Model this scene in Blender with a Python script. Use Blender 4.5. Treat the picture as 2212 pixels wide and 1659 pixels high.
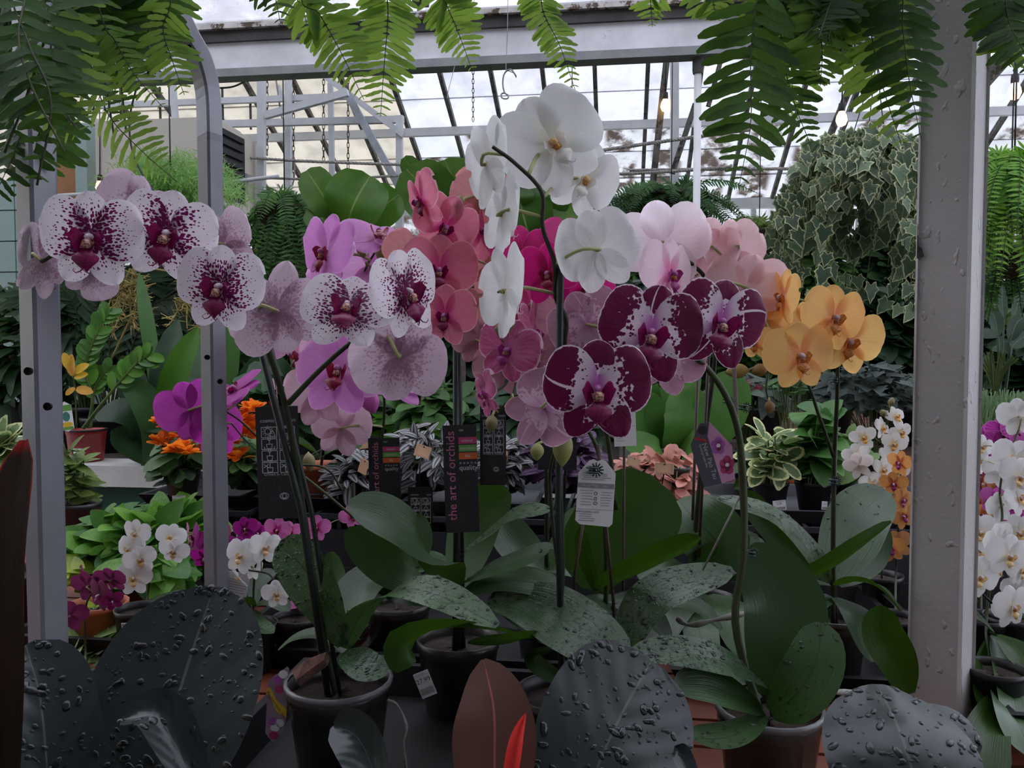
import bpy, math, random
import numpy as np
from mathutils import Vector as V, Matrix as M
random.seed(7); rng = np.random.default_rng(7)
scene = bpy.context.scene
for o in list(bpy.data.objects): bpy.data.objects.remove(o)
COL = scene.collection
# ------------------------------------------------------------------ camera
F = 1750.0; W_, H_ = 2212, 1659
YAW, PITCH, CAMZ = math.radians(7.6), math.radians(2.5), 1.30
cd = bpy.data.cameras.new('camera'); cam = bpy.data.objects.new('camera', cd); COL.objects.link(cam)
cd.sensor_width = 36; cd.lens = 36 * F / W_; cd.clip_start = .02
cam.location = (0, 0, CAMZ); cam.rotation_euler = (math.pi/2 - PITCH, 0, YAW)
scene.camera = cam
C0 = V((0, 0, CAMZ))
R_ = V((math.cos(YAW), math.sin(YAW), 0))
F_ = V((-math.sin(YAW)*math.cos(PITCH), math.cos(YAW)*math.cos(PITCH), -math.sin(PITCH)))
U_ = R_.cross(F_)
# ------------------------------------------------------------------ sky and exposure
world = bpy.data.worlds.new('overcast_sky'); scene.world = world; world.use_nodes = True
bg = world.node_tree.nodes['Background']
bg.inputs[0].default_value = (0.95, 0.97, 1.0, 1); bg.inputs[1].default_value = 2.4
vs = scene.view_settings
vs.view_transform = 'Standard'; vs.look = 'None'; vs.exposure = 1.0; vs.gamma = 1; vs.use_curve_mapping = False
scene.cycles.transparent_max_bounces = 24; scene.cycles.max_bounces = 8
scene.cycles.diffuse_bounces = 4; scene.cycles.transmission_bounces = 6; scene.cycles.sample_clamp_indirect = 6
scene.cycles.caustics_reflective = False; scene.cycles.caustics_refractive = False

def P(px, py, d): return C0 + (F_ + R_*((px-1106)/F) + U_*((829.5-py)/F))*d
def ray(px, py): return F_ + R_*((px-1106)/F) + U_*((829.5-py)/F)
def PY(px, py, y0): r = ray(px, py); return C0 + r*(y0/r.y)
def PZ(px, py, z0): r = ray(px, py); return C0 + r*((z0-CAMZ)/r.z)
def depth(p): return (p-C0).dot(F_)
def cv(v): return (R_*v[0] + U_*v[1] - F_*v[2])           # camera-frame vector (right, up, toward lens) to world
def mpx(px, d): return px*d/F
# ------------------------------------------------------------------ mesh helpers
class MB:
    def __init__(s): s.v=[]; s.f=[]; s.m=[]; s.uv=[]; s.uw=[]
    def add(s, vs, fs, mi=0, uv=None, uw=None):
        o=len(s.v); s.v += [tuple(p) for p in vs]; s.f += [tuple(i+o for i in f) for f in fs]; s.m += [mi]*len(fs)
        s.uv += uv if uv else [(0.,0.)]*len(vs); s.uw += uw if uw else (uv if uv else [(0.,0.)]*len(vs)); return s
    def grid(s, rows, mi=0, uv=None, uw=None, close=False, flip=False):
        n=len(rows); m=len(rows[0]); fs=[]
        for i in range(n-1):
            for j in range(m if close else m-1):
                k=(j+1)%m; q=(i*m+j, i*m+k, (i+1)*m+k, (i+1)*m+j); fs.append(q[::-1] if flip else q)
        s.add([p for r in rows for p in r], fs, mi, uv, uw); return s
    def tube(s, pts, r, n=6, mi=0, cap=True):
        pts=[V(p) for p in pts]; k=len(pts); rs = r if isinstance(r,(list,tuple)) else [r]*k
        rows=[]; up=None; uv=[]
        for i,p in enumerate(pts):
            t=(pts[min(i+1,k-1)]-pts[max(i-1,0)]).normalized()
            if up is None: up = t.orthogonal().normalized()
            up=(up - t*up.dot(t)).normalized(); b=t.cross(up)
            rows.append([p+(up*math.cos(a)+b*math.sin(a))*rs[i] for a in [2*math.pi*j/n for j in range(n)]])
            uv += [(j/n, i/(k-1)) for j in range(n)]
        o=len(s.v); s.grid(rows, mi, uv, None, True)
        if cap: s.f += [tuple(o+j for j in range(n))[::-1], tuple(o+(k-1)*n+j for j in range(n))]; s.m += [mi,mi]
        return s
    def box(s, c, sx, sy, sz, ax=None, mi=0):
        ax = ax or (V((1,0,0)),V((0,1,0)),V((0,0,1))); c=V(c)
        vs=[c+ax[0]*(a*sx/2)+ax[1]*(b*sy/2)+ax[2]*(d*sz/2) for d in(-1,1) for b in(-1,1) for a in(-1,1)]
        return s.add(vs,[(0,2,3,1),(4,5,7,6),(0,1,5,4),(2,6,7,3),(1,3,7,5),(0,4,6,2)],mi)
    def bar(s, a, b, w, h, up=(0,0,1), mi=0):
        a=V(a); b=V(b); t=(b-a).normalized(); u=V(up); x=t.cross(u)
        if x.length<1e-4: x=t.orthogonal()
        x.normalize(); u=x.cross(t); return s.box((a+b)/2, w, (b-a).length, h, (x,t,u), mi)
    def lathe(s, prof, c=(0,0,0), n=20, mi=0, ax=None):
        c=V(c); ax=ax or (V((1,0,0)),V((0,1,0)),V((0,0,1)))
        rows=[[c+ax[0]*(r*math.cos(a))+ax[1]*(r*math.sin(a))+ax[2]*z for a in [2*math.pi*j/n for j in range(n)]] for r,z in prof]
        return s.grid(rows, mi, None, None, True)
    def poly(s, pts, thick=None, mi=0):
        n=len(pts); pts=[V(p) for p in pts]
        if thick is None: return s.add(pts,[tuple(range(n))],mi)
        t=V(thick); vs=pts+[p+t for p in pts]
        return s.add(vs,[tuple(range(n)),tuple(range(2*n-1,n-1,-1))]+[(i,n+i,n+(i+1)%n,(i+1)%n) for i in range(n)],mi)
def mesh(mb, name, mats, org=(0,0,0), smooth=True):
    me=bpy.data.meshes.new(name); a=np.array(mb.v,dtype=np.float64).reshape(-1,3)-np.array(org)
    me.from_pydata(a.tolist(),[],mb.f)
    for m in (mats if isinstance(mats,(list,tuple)) else [mats]): me.materials.append(m)
    if len(set(mb.m))>1: me.polygons.foreach_set('material_index',mb.m)
    if smooth: me.polygons.foreach_set('use_smooth',[True]*len(mb.f))
    li=np.zeros(len(me.loops),dtype=np.int32); me.loops.foreach_get('vertex_index',li)
    for nm,dat in (('nrm',mb.uv),('met',mb.uw)):
        l=me.uv_layers.new(name=nm); l.data.foreach_set('uv',np.array(dat,dtype=np.float32)[li].ravel())
    me.update(); return me
WM={}
def link(name, data, parent=None, wm=None):
    o=bpy.data.objects.new(name,data); COL.objects.link(o); wm=wm or M.Identity(4)
    if parent is not None:
        o.parent=parent; o.matrix_parent_inverse=WM[parent].inverted()
    o.matrix_basis=wm; WM[o]=wm; return o
def tag(o,label=None,cat=None,group=None,kind=None):
    if label:o['label']=label
    if cat:o['category']=cat
    if group:o['group']=group
    if kind:o['kind']=kind
    return o
def thing(name,label,cat,loc,group=None): return tag(link(name,None,None,M.Translation(V(loc))),label,cat,group)
def part(name,mb,mats,parent=None,smooth=True,org=None):
    a=np.array(mb.v); org=V(org) if org is not None else V((a.min(0)+a.max(0))/2)
    return link(name,mesh(mb,name,mats,org,smooth),parent,M.Translation(org))
def struct(name,mb,mats,parent=None,smooth=False):
    o=part(name,mb,mats,parent,smooth)
    if parent is None: o['kind']='structure'
    return o
def frame(o,x,y,z): return M(((x.x,y.x,z.x,o.x),(x.y,y.y,z.y,o.y),(x.z,y.z,z.z,o.z),(0,0,0,1)))
def orient(o, xd, nh, s=1.0, sy=None, sz=None):
    x=V(xd).normalized(); z=V(nh)-x*V(nh).dot(x)
    if z.length<1e-5: z=x.orthogonal()
    z.normalize(); y=z.cross(x); return frame(V(o),x*s,y*(sy or s),z*(sz or s))
def spline(pts,n=12):
    pts=[V(p) for p in pts]; k=len(pts)
    if k==2: return [pts[0].lerp(pts[1],i/n) for i in range(n+1)]
    out=[]
    for i in range(n+1):
        t=i/n*(k-1); j=min(int(t),k-2); u=t-j
        p0=pts[j-1] if j>0 else pts[0]*2-pts[1]; p1=pts[j]; p2=pts[j+1]; p3=pts[j+2] if j+2<k else pts[-1]*2-pts[-2]
        out.append(.5*((2*p1)+(p2-p0)*u+(2*p0-5*p1+4*p2-p3)*u*u+(3*p1-p0-3*p2+p3)*u**3))
    return out
def pxs(l): return [P(*p) for p in l]
# instance one template mesh many times into one joined mesh (numpy)
def joined(name, tmpl, mats_list, mat, parent=None, extra=None):
    tv=np.array(tmpl.v); n=len(tv); k=len(mats_list); A=np.array([[list(r) for r in m] for m in mats_list])
    vs=np.einsum('kij,nj->kni',A[:,:3,:3],tv)+A[:,None,:3,3]; vs=vs.reshape(-1,3)
    org=(vs.min(0)+vs.max(0))/2
    lt=np.array([len(f) for f in tmpl.f]); fl=np.array([i for f in tmpl.f for i in f])
    loops=(fl[None,:]+(np.arange(k)*n)[:,None]).ravel(); tot=np.tile(lt,k); st=np.concatenate([[0],np.cumsum(tot)[:-1]])
    me=bpy.data.meshes.new(name); me.vertices.add(len(vs)); me.vertices.foreach_set('co',(vs-org).ravel())
    me.loops.add(len(loops)); me.loops.foreach_set('vertex_index',loops.astype(np.int32))
    me.polygons.add(len(tot)); me.polygons.foreach_set('loop_start',st.astype(np.int32)); me.polygons.foreach_set('loop_total',tot.astype(np.int32))
    me.polygons.foreach_set('use_smooth',np.ones(len(tot),dtype=bool))
    for nm,dat in (('nrm',tmpl.uv),('met',tmpl.uw)):
        l=me.uv_layers.new(name=nm); l.data.foreach_set('uv',np.tile(np.array(dat,dtype=np.float32)[fl],(k,1)).ravel())
    me.materials.append(mat); me.update(); me.validate()
    return link(name,me,parent,M.Translation(V(org)))
def copies(name, me, mats_list, parent):
    return [link(name,me,parent,m) for m in mats_list]
# ------------------------------------------------------------------ materials
class NT:
    def __init__(s,name):
        s.m=bpy.data.materials.new(name); s.m.use_nodes=True; s.t=s.m.node_tree; s.t.nodes.clear()
    def n(s,typ,ins={},**kw):
        x=s.t.nodes.new('ShaderNode'+typ)
        for k,v in kw.items(): setattr(x,k,v)
        for k,v in ins.items():
            i=x.inputs[k]
            if isinstance(v,bpy.types.NodeSocket): s.t.links.new(v,i)
            else:
                if isinstance(v,(tuple,list)) and len(v)==3 and i.type=='RGBA': v=(*v,1)
                i.default_value=v
        return x
    def math(s,op,a,b=0.,c=0.,clamp=False): return s.n('Math',{0:a,1:b,2:c},operation=op,use_clamp=clamp).outputs[0]
    def mix(s,f,a,b,bt='MIX'): return s.n('Mix',{'Factor':f,6:a,7:b},data_type='RGBA',blend_type=bt).outputs[2]
    def ramp(s,x,a,b,lo=0.,hi=1.): return s.n('MapRange',{0:x,1:a,2:b,3:lo,4:hi},interpolation_type='SMOOTHSTEP').outputs[0]
    def noise(s,vec=None,scale=5.,detail=2.,rough=.5,out=0):
        d={'Scale':scale,'Detail':detail,'Roughness':rough}
        if vec is not None: d['Vector']=vec
        return s.n('TexNoise',d).outputs[out]
    def obj(s): return s.n('TexCoord').outputs['Object']
    def uv(s,nm='nrm'): return s.n('UVMap',uv_map=nm).outputs[0]
    def sep(s,v): x=s.n('SeparateXYZ',{0:v}); return x.outputs[0],x.outputs[1]
    def comb(s,x,y,z=0.): return s.n('CombineXYZ',{0:x,1:y,2:z}).outputs[0]
    def out(s,sh): s.n('OutputMaterial',{0:sh}); return s.m
    def bump(s,h,st=.3,dist=.002): return s.n('Bump',{'Strength':st,'Distance':dist,'Height':h}).outputs[0]
    def pbr(s,col,rough=.5,metal=0.,nor=None,spec=.5,**kw):
        d={'Base Color':col,'Roughness':rough,'Metallic':metal,'Specular IOR Level':spec,**kw}
        if nor is not None: d['Normal']=nor
        return s.n('BsdfPrincipled',d).outputs[0]
MC={}
def surf(name,col,rough=.5,metal=0.,var=.15,vs=8.,bump=0.,spec=.5,dirt=None,dscale=6.,dthr=.6):
    if name in MC: return MC[name]
    n=NT(name); ob=n.obj(); nz=n.noise(ob,vs,4.,.6)
    c2=tuple(max(0,c*(1-var*2)) for c in col); c=n.mix(n.ramp(nz,.3,.7),c2,col)
    if dirt:
        dz=n.noise(ob,dscale,8.,.7); c=n.mix(n.ramp(dz,dthr,dthr+.06),c,dirt)
    nor=n.bump(n.noise(ob,vs*6,3.),bump) if bump else None
    MC[name]=n.out(n.pbr(c,rough,metal,nor,spec)); return MC[name]
def leafm(name,col,col2=None,rough=.35,tr=.35,vein=0.,stripe=None,edge=None,wet=0.,spec=.3,under=None,rib=None,tcol=None,splash=None):
    """leaf: top colour, second colour by noise, translucent share, pale edge / centre stripe / splashes along the leaf"""
    if name in MC: return MC[name]
    n=NT(name); u,v=n.sep(n.uv('nrm')); ob=n.obj(); oi=n.n('ObjectInfo').outputs['Random']
    col2=col2 or tuple(x*.6 for x in col)
    nz=n.noise(ob,14.,3.); f=n.math('ADD',n.math('MULTIPLY',nz,.9),n.math('MULTIPLY',n.math('SUBTRACT',oi,.5),.6))
    c=n.mix(n.ramp(f,.25,.7),col2,col); au=n.math('ABSOLUTE',n.math('SUBTRACT',n.math('MULTIPLY',u,2.),1.))
    if stripe: c=n.mix(n.ramp(n.math('ABSOLUTE',n.math('SUBTRACT',au,stripe[1])),stripe[2],stripe[2]*.55),c,stripe[0])
    if splash: c=n.mix(n.ramp(n.noise(n.uv('met'),splash[1],4.,.6),splash[2],splash[2]+.04),c,splash[0])
    if edge:
        e=n.math('MAXIMUM',au,n.math('POWER',v,3.)); e=n.math('ADD',e,n.math('MULTIPLY',n.math('SUBTRACT',n.noise(n.uv('met'),7.,3.),.5),.6))
        c=n.mix(n.ramp(e,edge[1],edge[1]+.12),c,edge[0])
    if rib: c=n.mix(n.ramp(au,rib[1],rib[1]*.4),c,rib[0])
    if under: c=n.mix(n.n('NewGeometry').outputs['Backfacing'],c,under)
    h=n.noise(n.comb(n.math('MULTIPLY',au,18.),n.math('MULTIPLY',v,2.)),1.,2.) if not vein else n.math('SINE',n.math('MULTIPLY',n.math('SUBTRACT',v,n.math('MULTIPLY',au,.35)),vein))
    nor=n.bump(h,.25 if not vein else .07,.003 if not vein else .0012)
    if wet:
        w=n.noise(ob,wet,2.,.5); nor=n.n('Bump',{'Strength':.5,'Distance':.003,'Height':n.ramp(w,.56,.62),'Normal':nor}).outputs[0]
    sh=n.pbr(c,rough,0.,nor,spec); t=n.n('BsdfTranslucent',{'Color':n.mix(.55,c,tcol or tuple(min(1,x*2.2) for x in col)),'Normal':nor}).outputs[0]
    MC[name]=n.out(n.n('MixShader',{0:tr,1:sh,2:t}).outputs[0]); return MC[name]
# ================================================================== GREENHOUSE
WHITE=surf('peeling white paint',(.80,.81,.84),.55,var=.12,vs=5,bump=.25,dirt=(.10,.085,.07),dscale=9,dthr=.66)
WHITE2=surf('white painted steel',(.72,.73,.74),.45,var=.08,vs=6)
GALV=surf('galvanised steel',(.42,.45,.48),.42,.35,var=.15,vs=9)
DARKGUT=surf('shade dark gutter',(.075,.072,.07),.7,var=.3,vs=6,bump=.4)  # dark tone puts the shade of the gutter's underside into its colour
BARW=surf('weathered glazing bar',(.17,.165,.14),.7,var=.3,vs=10,bump=.4,dirt=(.04,.035,.028),dscale=14,dthr=.52)
MINT=surf('mint wall paint',(.36,.5,.47),.6,var=.06,vs=3)
def pane_mat(name,col,trans,diff,stain=None):
    n=NT(name); g=n.n('TexCoord').outputs['Generated']; oi=n.n('ObjectInfo').outputs['Random']
    ob=n.n('VectorMath',{0:n.obj(),1:n.comb(n.math('MULTIPLY',oi,7.),n.math('MULTIPLY',oi,3.),oi)},operation='ADD').outputs[0]
    cl=n.noise(ob,3.,5.,.6); f=n.ramp(cl,.35,.75,diff[0],diff[1])
    c=n.mix(n.ramp(n.noise(ob,5.,3.),.4,.7),col,tuple(x*.8 for x in col))
    tc=trans
    if stain:
        gx,gy=n.sep(g); band=n.math('MULTIPLY',n.ramp(gx,.02,.25),n.ramp(gx,.98,.75))
        s=n.math('MULTIPLY',n.ramp(n.noise(ob,4.5,8.,.68),.39,.58),n.math('MULTIPLY',band,n.ramp(oi,.05,.2)))
        c=n.mix(s,c,stain); f=n.math('MAXIMUM',f,n.math('MULTIPLY',s,.82))
    tl=n.n('BsdfTranslucent',{'Color':c}).outputs[0]; di=n.n('BsdfDiffuse',{'Color':c}).outputs[0]
    d=n.n('MixShader',{0:.3,1:tl,2:di}).outputs[0]
    t=n.n('BsdfTransparent',{'Color':tc}).outputs[0]; gl=n.n('BsdfGlossy',{'Color':(.8,.8,.8),'Roughness':.15}).outputs[0]
    m=n.n('MixShader',{0:f,1:t,2:d}).outputs[0]
    return n.out(n.n('MixShader',{0:.04,1:m,2:gl}).outputs[0])
G_CLEAR=pane_mat('old greenhouse glass',(.50,.51,.55),(.505,.51,.545),(.12,.55)); G_SIDE=pane_mat('clean side glass',(.7,.71,.76),(.7,.71,.76),(.1,.3))
G_STAIN=pane_mat('stained greenhouse glass',(.50,.505,.52),(.49,.50,.53),(.15,.5),(.10,.06,.033))
G_CREAM=pane_mat('cream whitewashed glass',(.57,.545,.51),(.54,.525,.49),(.7,.95),None)
G_FILM=pane_mat('milky plastic glazing',(.88,.88,.93),(.86,.86,.92),(.2,.6))
G_DIM=pane_mat('dimmed unseen glazing',(.25,.25,.25),(.22,.22,.23),(.3,.7))  # low transmission chosen to hold back light from behind the camera
Y_G,Z_G=3.0,2.465          # valley gutter
Y_R,Z_R,Y_E,Z_E=5.6,4.17,8.5,2.82   # far bay ridge and eave
XL,XR=-7.2,5.6; SP=.43
floor=struct('floor',MB().box(((XL+XR)/2,2.9,-.05),XR-XL+.4,11.9,.1),surf('damp concrete floor',(.16,.155,.145),.5,var=.2,vs=3,bump=.2))
roof=tag(link('ceiling',None,None,M.Translation(V((0,Y_R,Z_R)))),kind='structure')
sl=V((0,Y_E-Y_R,Z_E-Z_R)); sn=V((0,-sl.z,sl.y)).normalized(); L=sl.length; sl.normalize(); ROWS=8; rh=L/ROWS
pm={}
for nm,m in (('clear',G_CLEAR),('stain',G_STAIN),('cream',G_CREAM)):
    b=MB().box((0,0,0),SP-.03,rh+.015,.004); pm[nm]=mesh(b,'pane',m,smooth=False)
nb=int((XR-XL)/SP)
for i in range(nb):
    x=1.50-SP*18+SP*(i-1)+SP/2
    for j in range(ROWS):
        c=V((x,Y_R,Z_R))+sl*((j+.5)*rh)+sn*(.006*(j%2)-.012)
        k='cream' if x<-2.0 else ('stain' if j>=5 else 'clear')
        link('pane',pm[k],roof,M.Translation(c)@M.Rotation(math.atan2(sl.z,sl.y),4,'X'))
bm=None
for i in range(nb+1):
    x=1.50-SP*18+SP*(i-1); a=V((x,Y_R,Z_R))-sn*.03; e=V((x,Y_E,Z_E))-sn*.03
    if bm is None: bm=mesh(MB().bar(a,e,.034,.05,sn),'glazing_bar',BARW,(x,Y_R,Z_R),False)
    link('glazing_bar',bm,roof,M.Translation(V((x,Y_R,Z_R))))
for yy,w in ((7.30,.07),(6.45,.03)):
    z=Z_R+(yy-Y_R)*sl.z/sl.y-.11; part('purlin',MB().box(((XL+XR)/2,yy,z),XR-XL,.05,w),WHITE2,roof,False)
part('lap_rail',MB().box(((XL+XR)/2,Y_E-.03,Z_E-.06),XR-XL,.08,.1),WHITE2,roof,False)
part('ridge_board',MB().box(((XL+XR)/2,Y_R,Z_R+.05),XR-XL,.06,.16),WHITE2,roof,False)
# near slope of the far bay (hidden behind the gutter) and near bay roof with its wide plastic panes
for i in range(8):
    x0=XL+i*(XR-XL)/8; x1=x0+(XR-XL)/8
    part('pane',MB().poly([(x0,Y_G+.08,Z_G+.03),(x1,Y_G+.08,Z_G+.03),(x1,Y_R,Z_R+.1),(x0,Y_R,Z_R+.1)],(0,0,.004)),G_CLEAR,roof,False)
RX=[-2.02-1.31*3+1.31*i for i in range(10)]
Y_N,Z_N=-.2,4.27
for i,x in enumerate(RX):
    part('rafter',MB().bar((x,Y_G-.1,Z_G+.09),(x,Y_N,Z_N-.05),.055,.09),surf('grey rafter',(.2,.2,.2),.6,var=.25,vs=7,bump=.3),roof,False)
    if i<9: part('pane',MB().poly([(x,Y_G-.05,Z_G+.07),(x+1.31,Y_G-.05,Z_G+.07),(x+1.31,Y_N,Z_N),(x,Y_N,Z_N)],(0,0,.006)),G_FILM,roof,False)
part('dimming_pane',MB().poly([(XL,Y_N,Z_N),(XR,Y_N,Z_N),(XR,-2.7,2.6),(XL,-2.7,2.6)],(0,0,.006)),G_DIM,roof,False)  # unseen roof slope behind the camera, dimmed to shape the frontal light
def roofz(y): return Z_G+.07+(Y_G-y)*(Z_N-Z_G-.07)/(Y_G-Y_N) if y<Y_G else (Z_G+.03+(y-Y_G)*(Z_R+.1-Z_G-.03)/(Y_R-Y_G) if y<Y_R else Z_R+(y-Y_R)*(Z_E-Z_R)/(Y_E-Y_R))
wallm=surf('painted block base',(.5,.55,.53),.7,var=.1,vs=3,bump=.2)
struct('wall_front',MB().box(((XL+XR)/2,-2.75,1.3),XR-XL,.1,2.6),surf('grey timber wall',(.25,.25,.24),.8))
wb=struct('wall_back',MB().box(((XL+XR)/2,Y_E+.06,.45),XR-XL,.12,.9),wallm)
for i in range(12):
    w=(XR-XL)/12; part('pane',MB().box((XL+w*(i+.5),Y_E+.06,1.85),w-.05,.006,1.9),G_STAIN,wb,False)
    part('mullion',MB().box((XL+w*i,Y_E+.06,1.85),.05,.06,1.9),WHITE2,wb,False)
for nm,x in (('wall_left',XL),('wall_right',XR)):
    w=struct(nm,MB().box((x,2.9,.45),.1,11.4,.9),wallm)
    for i in range(8): part('pane',MB().box((x,-2.75+11.3/8*(i+.5),2.35),.006,1.36,2.9),G_SIDE if nm=='wall_right' else G_CREAM,w,False)
# valley beam: white fascia boards, dark gutter, rusty flashing
tb=tag(link('trim_1',None,None,M.Translation(V((0,Y_G,2.36)))),kind='structure')
xs=[XL,-3.1,-1.75,1.3,3.4,XR]
for a,b in zip(xs,xs[1:]): part('fascia_board',MB().box(((a+b)/2,Y_G,2.417),b-a-.004,.05,.1),WHITE,tb,False)
part('lower_trim',MB().box(((XL+XR)/2,Y_G-.005,2.35),XR-XL,.07,.03),surf('grey edge trim',(.3,.32,.32),.6),tb,False)
part('gutter',MB().box(((XL+XR)/2,Y_G-.005,2.487),XR-XL,.07,.042),DARKGUT,tb,False)
part('gutter_lip',MB().box(((XL+XR)/2,Y_G-.045,2.517),XR-XL,.025,.018),surf('rusty flashing',(.6,.58,.55),.6,var=.2,vs=14,dirt=(.07,.04,.02),dscale=16,dthr=.5),tb,False)
pp=MB().tube([PY(1508,117,Y_G),V((PY(1508,117,Y_G).x,Y_G,0))],.0135,10)
pipe=struct('trim_2',pp,WHITE2,None,True)
part('clamp',MB().lathe([(.018,-.04),(.02,-.03),(.02,.03),(.018,.04)],PY(1508,135,Y_G),10),DARKGUT,pipe)
# roof truss members of the far bay, each a struct piece at its own depth
def member(px1,py1,px2,py2,y0,wpx,mat,name,parent,th=None):
    a=PY(px1,py1,y0); b=PY(px2,py2,y0); w=mpx(wpx,depth(a)); t=(b-a).normalized(); s=t.cross(V((0,1,0))).normalized()
    return part(name,MB().box((a+b)/2,w,(b-a).length,th or w*.8,(s,t,s.cross(t))),mat,parent,False)
tr=tag(link('trim_3',None,None,M.Translation(PY(620,300,5.2))),kind='structure')
for a in [(565,150,565,470,5.0,16),(372,165,384,330,5.1,12),(623,150,623,460,5.3,13),(714,180,718,420,5.2,11),(863,250,863,480,5.15,14)]: member(*a,WHITE2,'post',tr)
# the posts stand on the floor
for px,y0 in ((565,5.0),(623,5.3),(718,5.2),(863,5.15)):
    q=PY(px,420,y0); part('post',MB().box((q.x,y0,q.z/2),.045,.045,q.z),WHITE2,tr,False)
for a in [(572,250,752,200,4.98,15),(680,148,872,292,5.12,12),(748,200,900,470,5.1,15),(600,185,625,240,5.4,8)]: member(*a,GALV if a[0]==748 else WHITE2,'brace',tr)
for a in [(180,230,752,208,5.35,12),(330,272,872,258,5.2,14),(150,185,840,152,5.42,11)]: member(*a,WHITE2 if a[0]!=150 else MINT,'tie_bar',tr)
member(120,230,570,396,4.9,13,WHITE2,'brace',tr)
for px in (260,345,480,540): member(px,188,px+2,280,5.38,4,DARKGUT,'hanger_rod',tr)
tr2=tag(link('trim_4',None,None,M.Translation(PY(1500,250,4.4))),kind='structure')
for a in [(1457,118,1457,400,4.5,18),(1440,130,1410,400,4.6,14),(1502,225,1452,375,4.3,12),(1560,120,1530,230,4.8,10),(1910,10,1790,300,4.4,14),(2288,-5,2010,310,3.8,26),(2170,135,2060,190,3.82,20)]:
    member(*a,WHITE2 if a[0]==1457 else BARW,'brace',tr2)
q=PY(1457,380,4.5); part('post',MB().box((q.x,4.5,q.z/2),.045,.045,q.z),WHITE2,tr2,False)
# mint block partition on the left with plywood sheet, pillar and the cream ventilation unit
wl=tag(link('wall_partition',None,None,M.Translation(PY(40,600,4.9))),kind='structure')
xe=PY(168,500,4.9).x; bw,bh=.40,.20
blk=mesh(MB().box((0,0,0),bw-.008,.12,bh-.008),'block',MINT,smooth=False)
part('mortar',MB().box((xe-1.2,4.92,1.2),2.4,.1,2.4),surf('mint mortar',(.30,.42,.40),.8),wl,False)
for j in range(12):
    for i in range(6):
        link('block',blk,wl,M.Translation(V((xe-bw*(i+.5)-(j%2)*bw/2+ (0 if j%2==0 else .2),4.9,.1+bh*j))))
part('plywood_sheet',MB().box(PY(138,358,4.78),mpx(68,4.9),.02,mpx(180,4.9)),surf('orange plywood',(.42,.19,.075),.55,var=.15,vs=3),wl,False)
part('pillar',MB().box((PY(187,400,4.75).x,4.75,1.35),mpx(28,4.9),.1,2.7),MINT,wl,False)
vu=thing('ventilation_unit','cream ventilation unit box with dark louvres on a wall frame',"ventilation unit",(PY(330,440,4.6).x,4.6,1.9))
CREAM=surf('cream enamel',(.70,.64,.55),.5,var=.06,vs=2)
a=PY(205,262,4.55); b=PY(462,262,4.55); c=PY(462,440,4.55)
part('body',MB().box(((a.x+b.x)/2,4.72,(a.z+c.z)/2),b.x-a.x,.34,a.z-c.z),CREAM,vu,False)
a2=PY(540,300,4.95); q=[V((b.x,4.56,a.z)),V((a2.x,5.0,a2.z)),V((a2.x,5.0,c.z)),V((b.x,4.56,c.z))]
part('side_panel',MB().poly(q,(.0,.05,0)),CREAM,vu,False)
part('louvre_recess',MB().poly([q[0].lerp(q[3],v).lerp(q[1].lerp(q[2],v),u)+V((.004,-.012,0)) for u,v in ((.05,.08),(.74,.08),(.74,.9),(.05,.9))],(0,.01,0)),surf('black louvre',(.012,.012,.014),.5),vu,False)
for k in range(7):
    t=(k+1.0)/9; e1=q[0].lerp(q[3],t+.02).lerp(q[1].lerp(q[2],t+.02),.06); e2=q[0].lerp(q[3],t).lerp(q[1].lerp(q[2],t),.72)
    part('louvre',MB().bar(e1+V((.012,-.03,0)),e2+V((.012,-.03,0)),.02,.034),surf('black louvre',(.02,.02,.022),.5),vu,False)
part('bracket',MB().box(((a.x+b.x)/2,4.72,c.z/2),.06,.3,c.z),MINT,vu,False)
# ropes, wires, chains, hooks, lamps
ROPE=surf('grey rope',(.55,.52,.48),.9,var=.25,vs=60,bump=.6)
def rope(pl,rad,lab,y0,m=ROPE,name='rope',cat='rope',group=None,n=26):
    pts=spline([PY(a,b,y0) for a,b in pl],n); mb=MB()
    if name=='rope':
        for k in range(3): 
            tw=[]
            for i,p in enumerate(spline(pts,140)):
                an=i*1.1+k*2.094; tw.append(p+V((0,math.cos(an),math.sin(an)))*rad*.55)
            mb.tube(tw,rad*.62,5)
    else: mb.tube(pts,rad,5)
    return tag(part(name,mb,m,None),lab,cat,group)
rope([(480,335),(600,345),(760,352),(900,356),(1040,356)],.009,'upper twisted grey rope strung between the left trusses',4.96)
rope([(565,384),(720,388),(850,380),(1000,376)],.008,'lower twisted grey rope hung under the left trusses',4.97)
rope([(1285,327),(1400,310),(1560,288),(1620,280)],.009,'upper twisted rope across the stained panes',4.2)
rope([(1285,378),(1420,372),(1560,362),(1580,358)],.008,'slack twisted rope end lying under the upper rope',4.25)
rope([(1360,368),(1500,366),(1640,365),(1790,364)],.008,'lower twisted rope running level toward the ivy basket',4.35)
WIRE=surf('black wire',(.02,.02,.02),.5)
for i,(pl,lab) in enumerate([([(170,182),(250,210),(300,205),(345,165)],'black cable looping under the white valley beam by the fern'),
    ([(440,190),(500,188),(540,170),(575,158)],'black cable sagging from the beam beside the hoop frame'),
    ([(860,150),(1000,138),(1060,132),(1140,126)],'thin black cable clipped along the underside of the beam'),
    ([(1245,130),(1350,134),(1450,130),(1495,120)],'black cable sagging between the beam and the steel pipe'),
    ([(300,170),(280,260),(290,340),(330,410),(365,450)],'long black cable hanging down past the asparagus fern')]):
    rope(pl,.004,lab,3.06,WIRE,'cable','cable')
CHN=surf('rusty chain',(.12,.085,.06),.6,.4)
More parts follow.
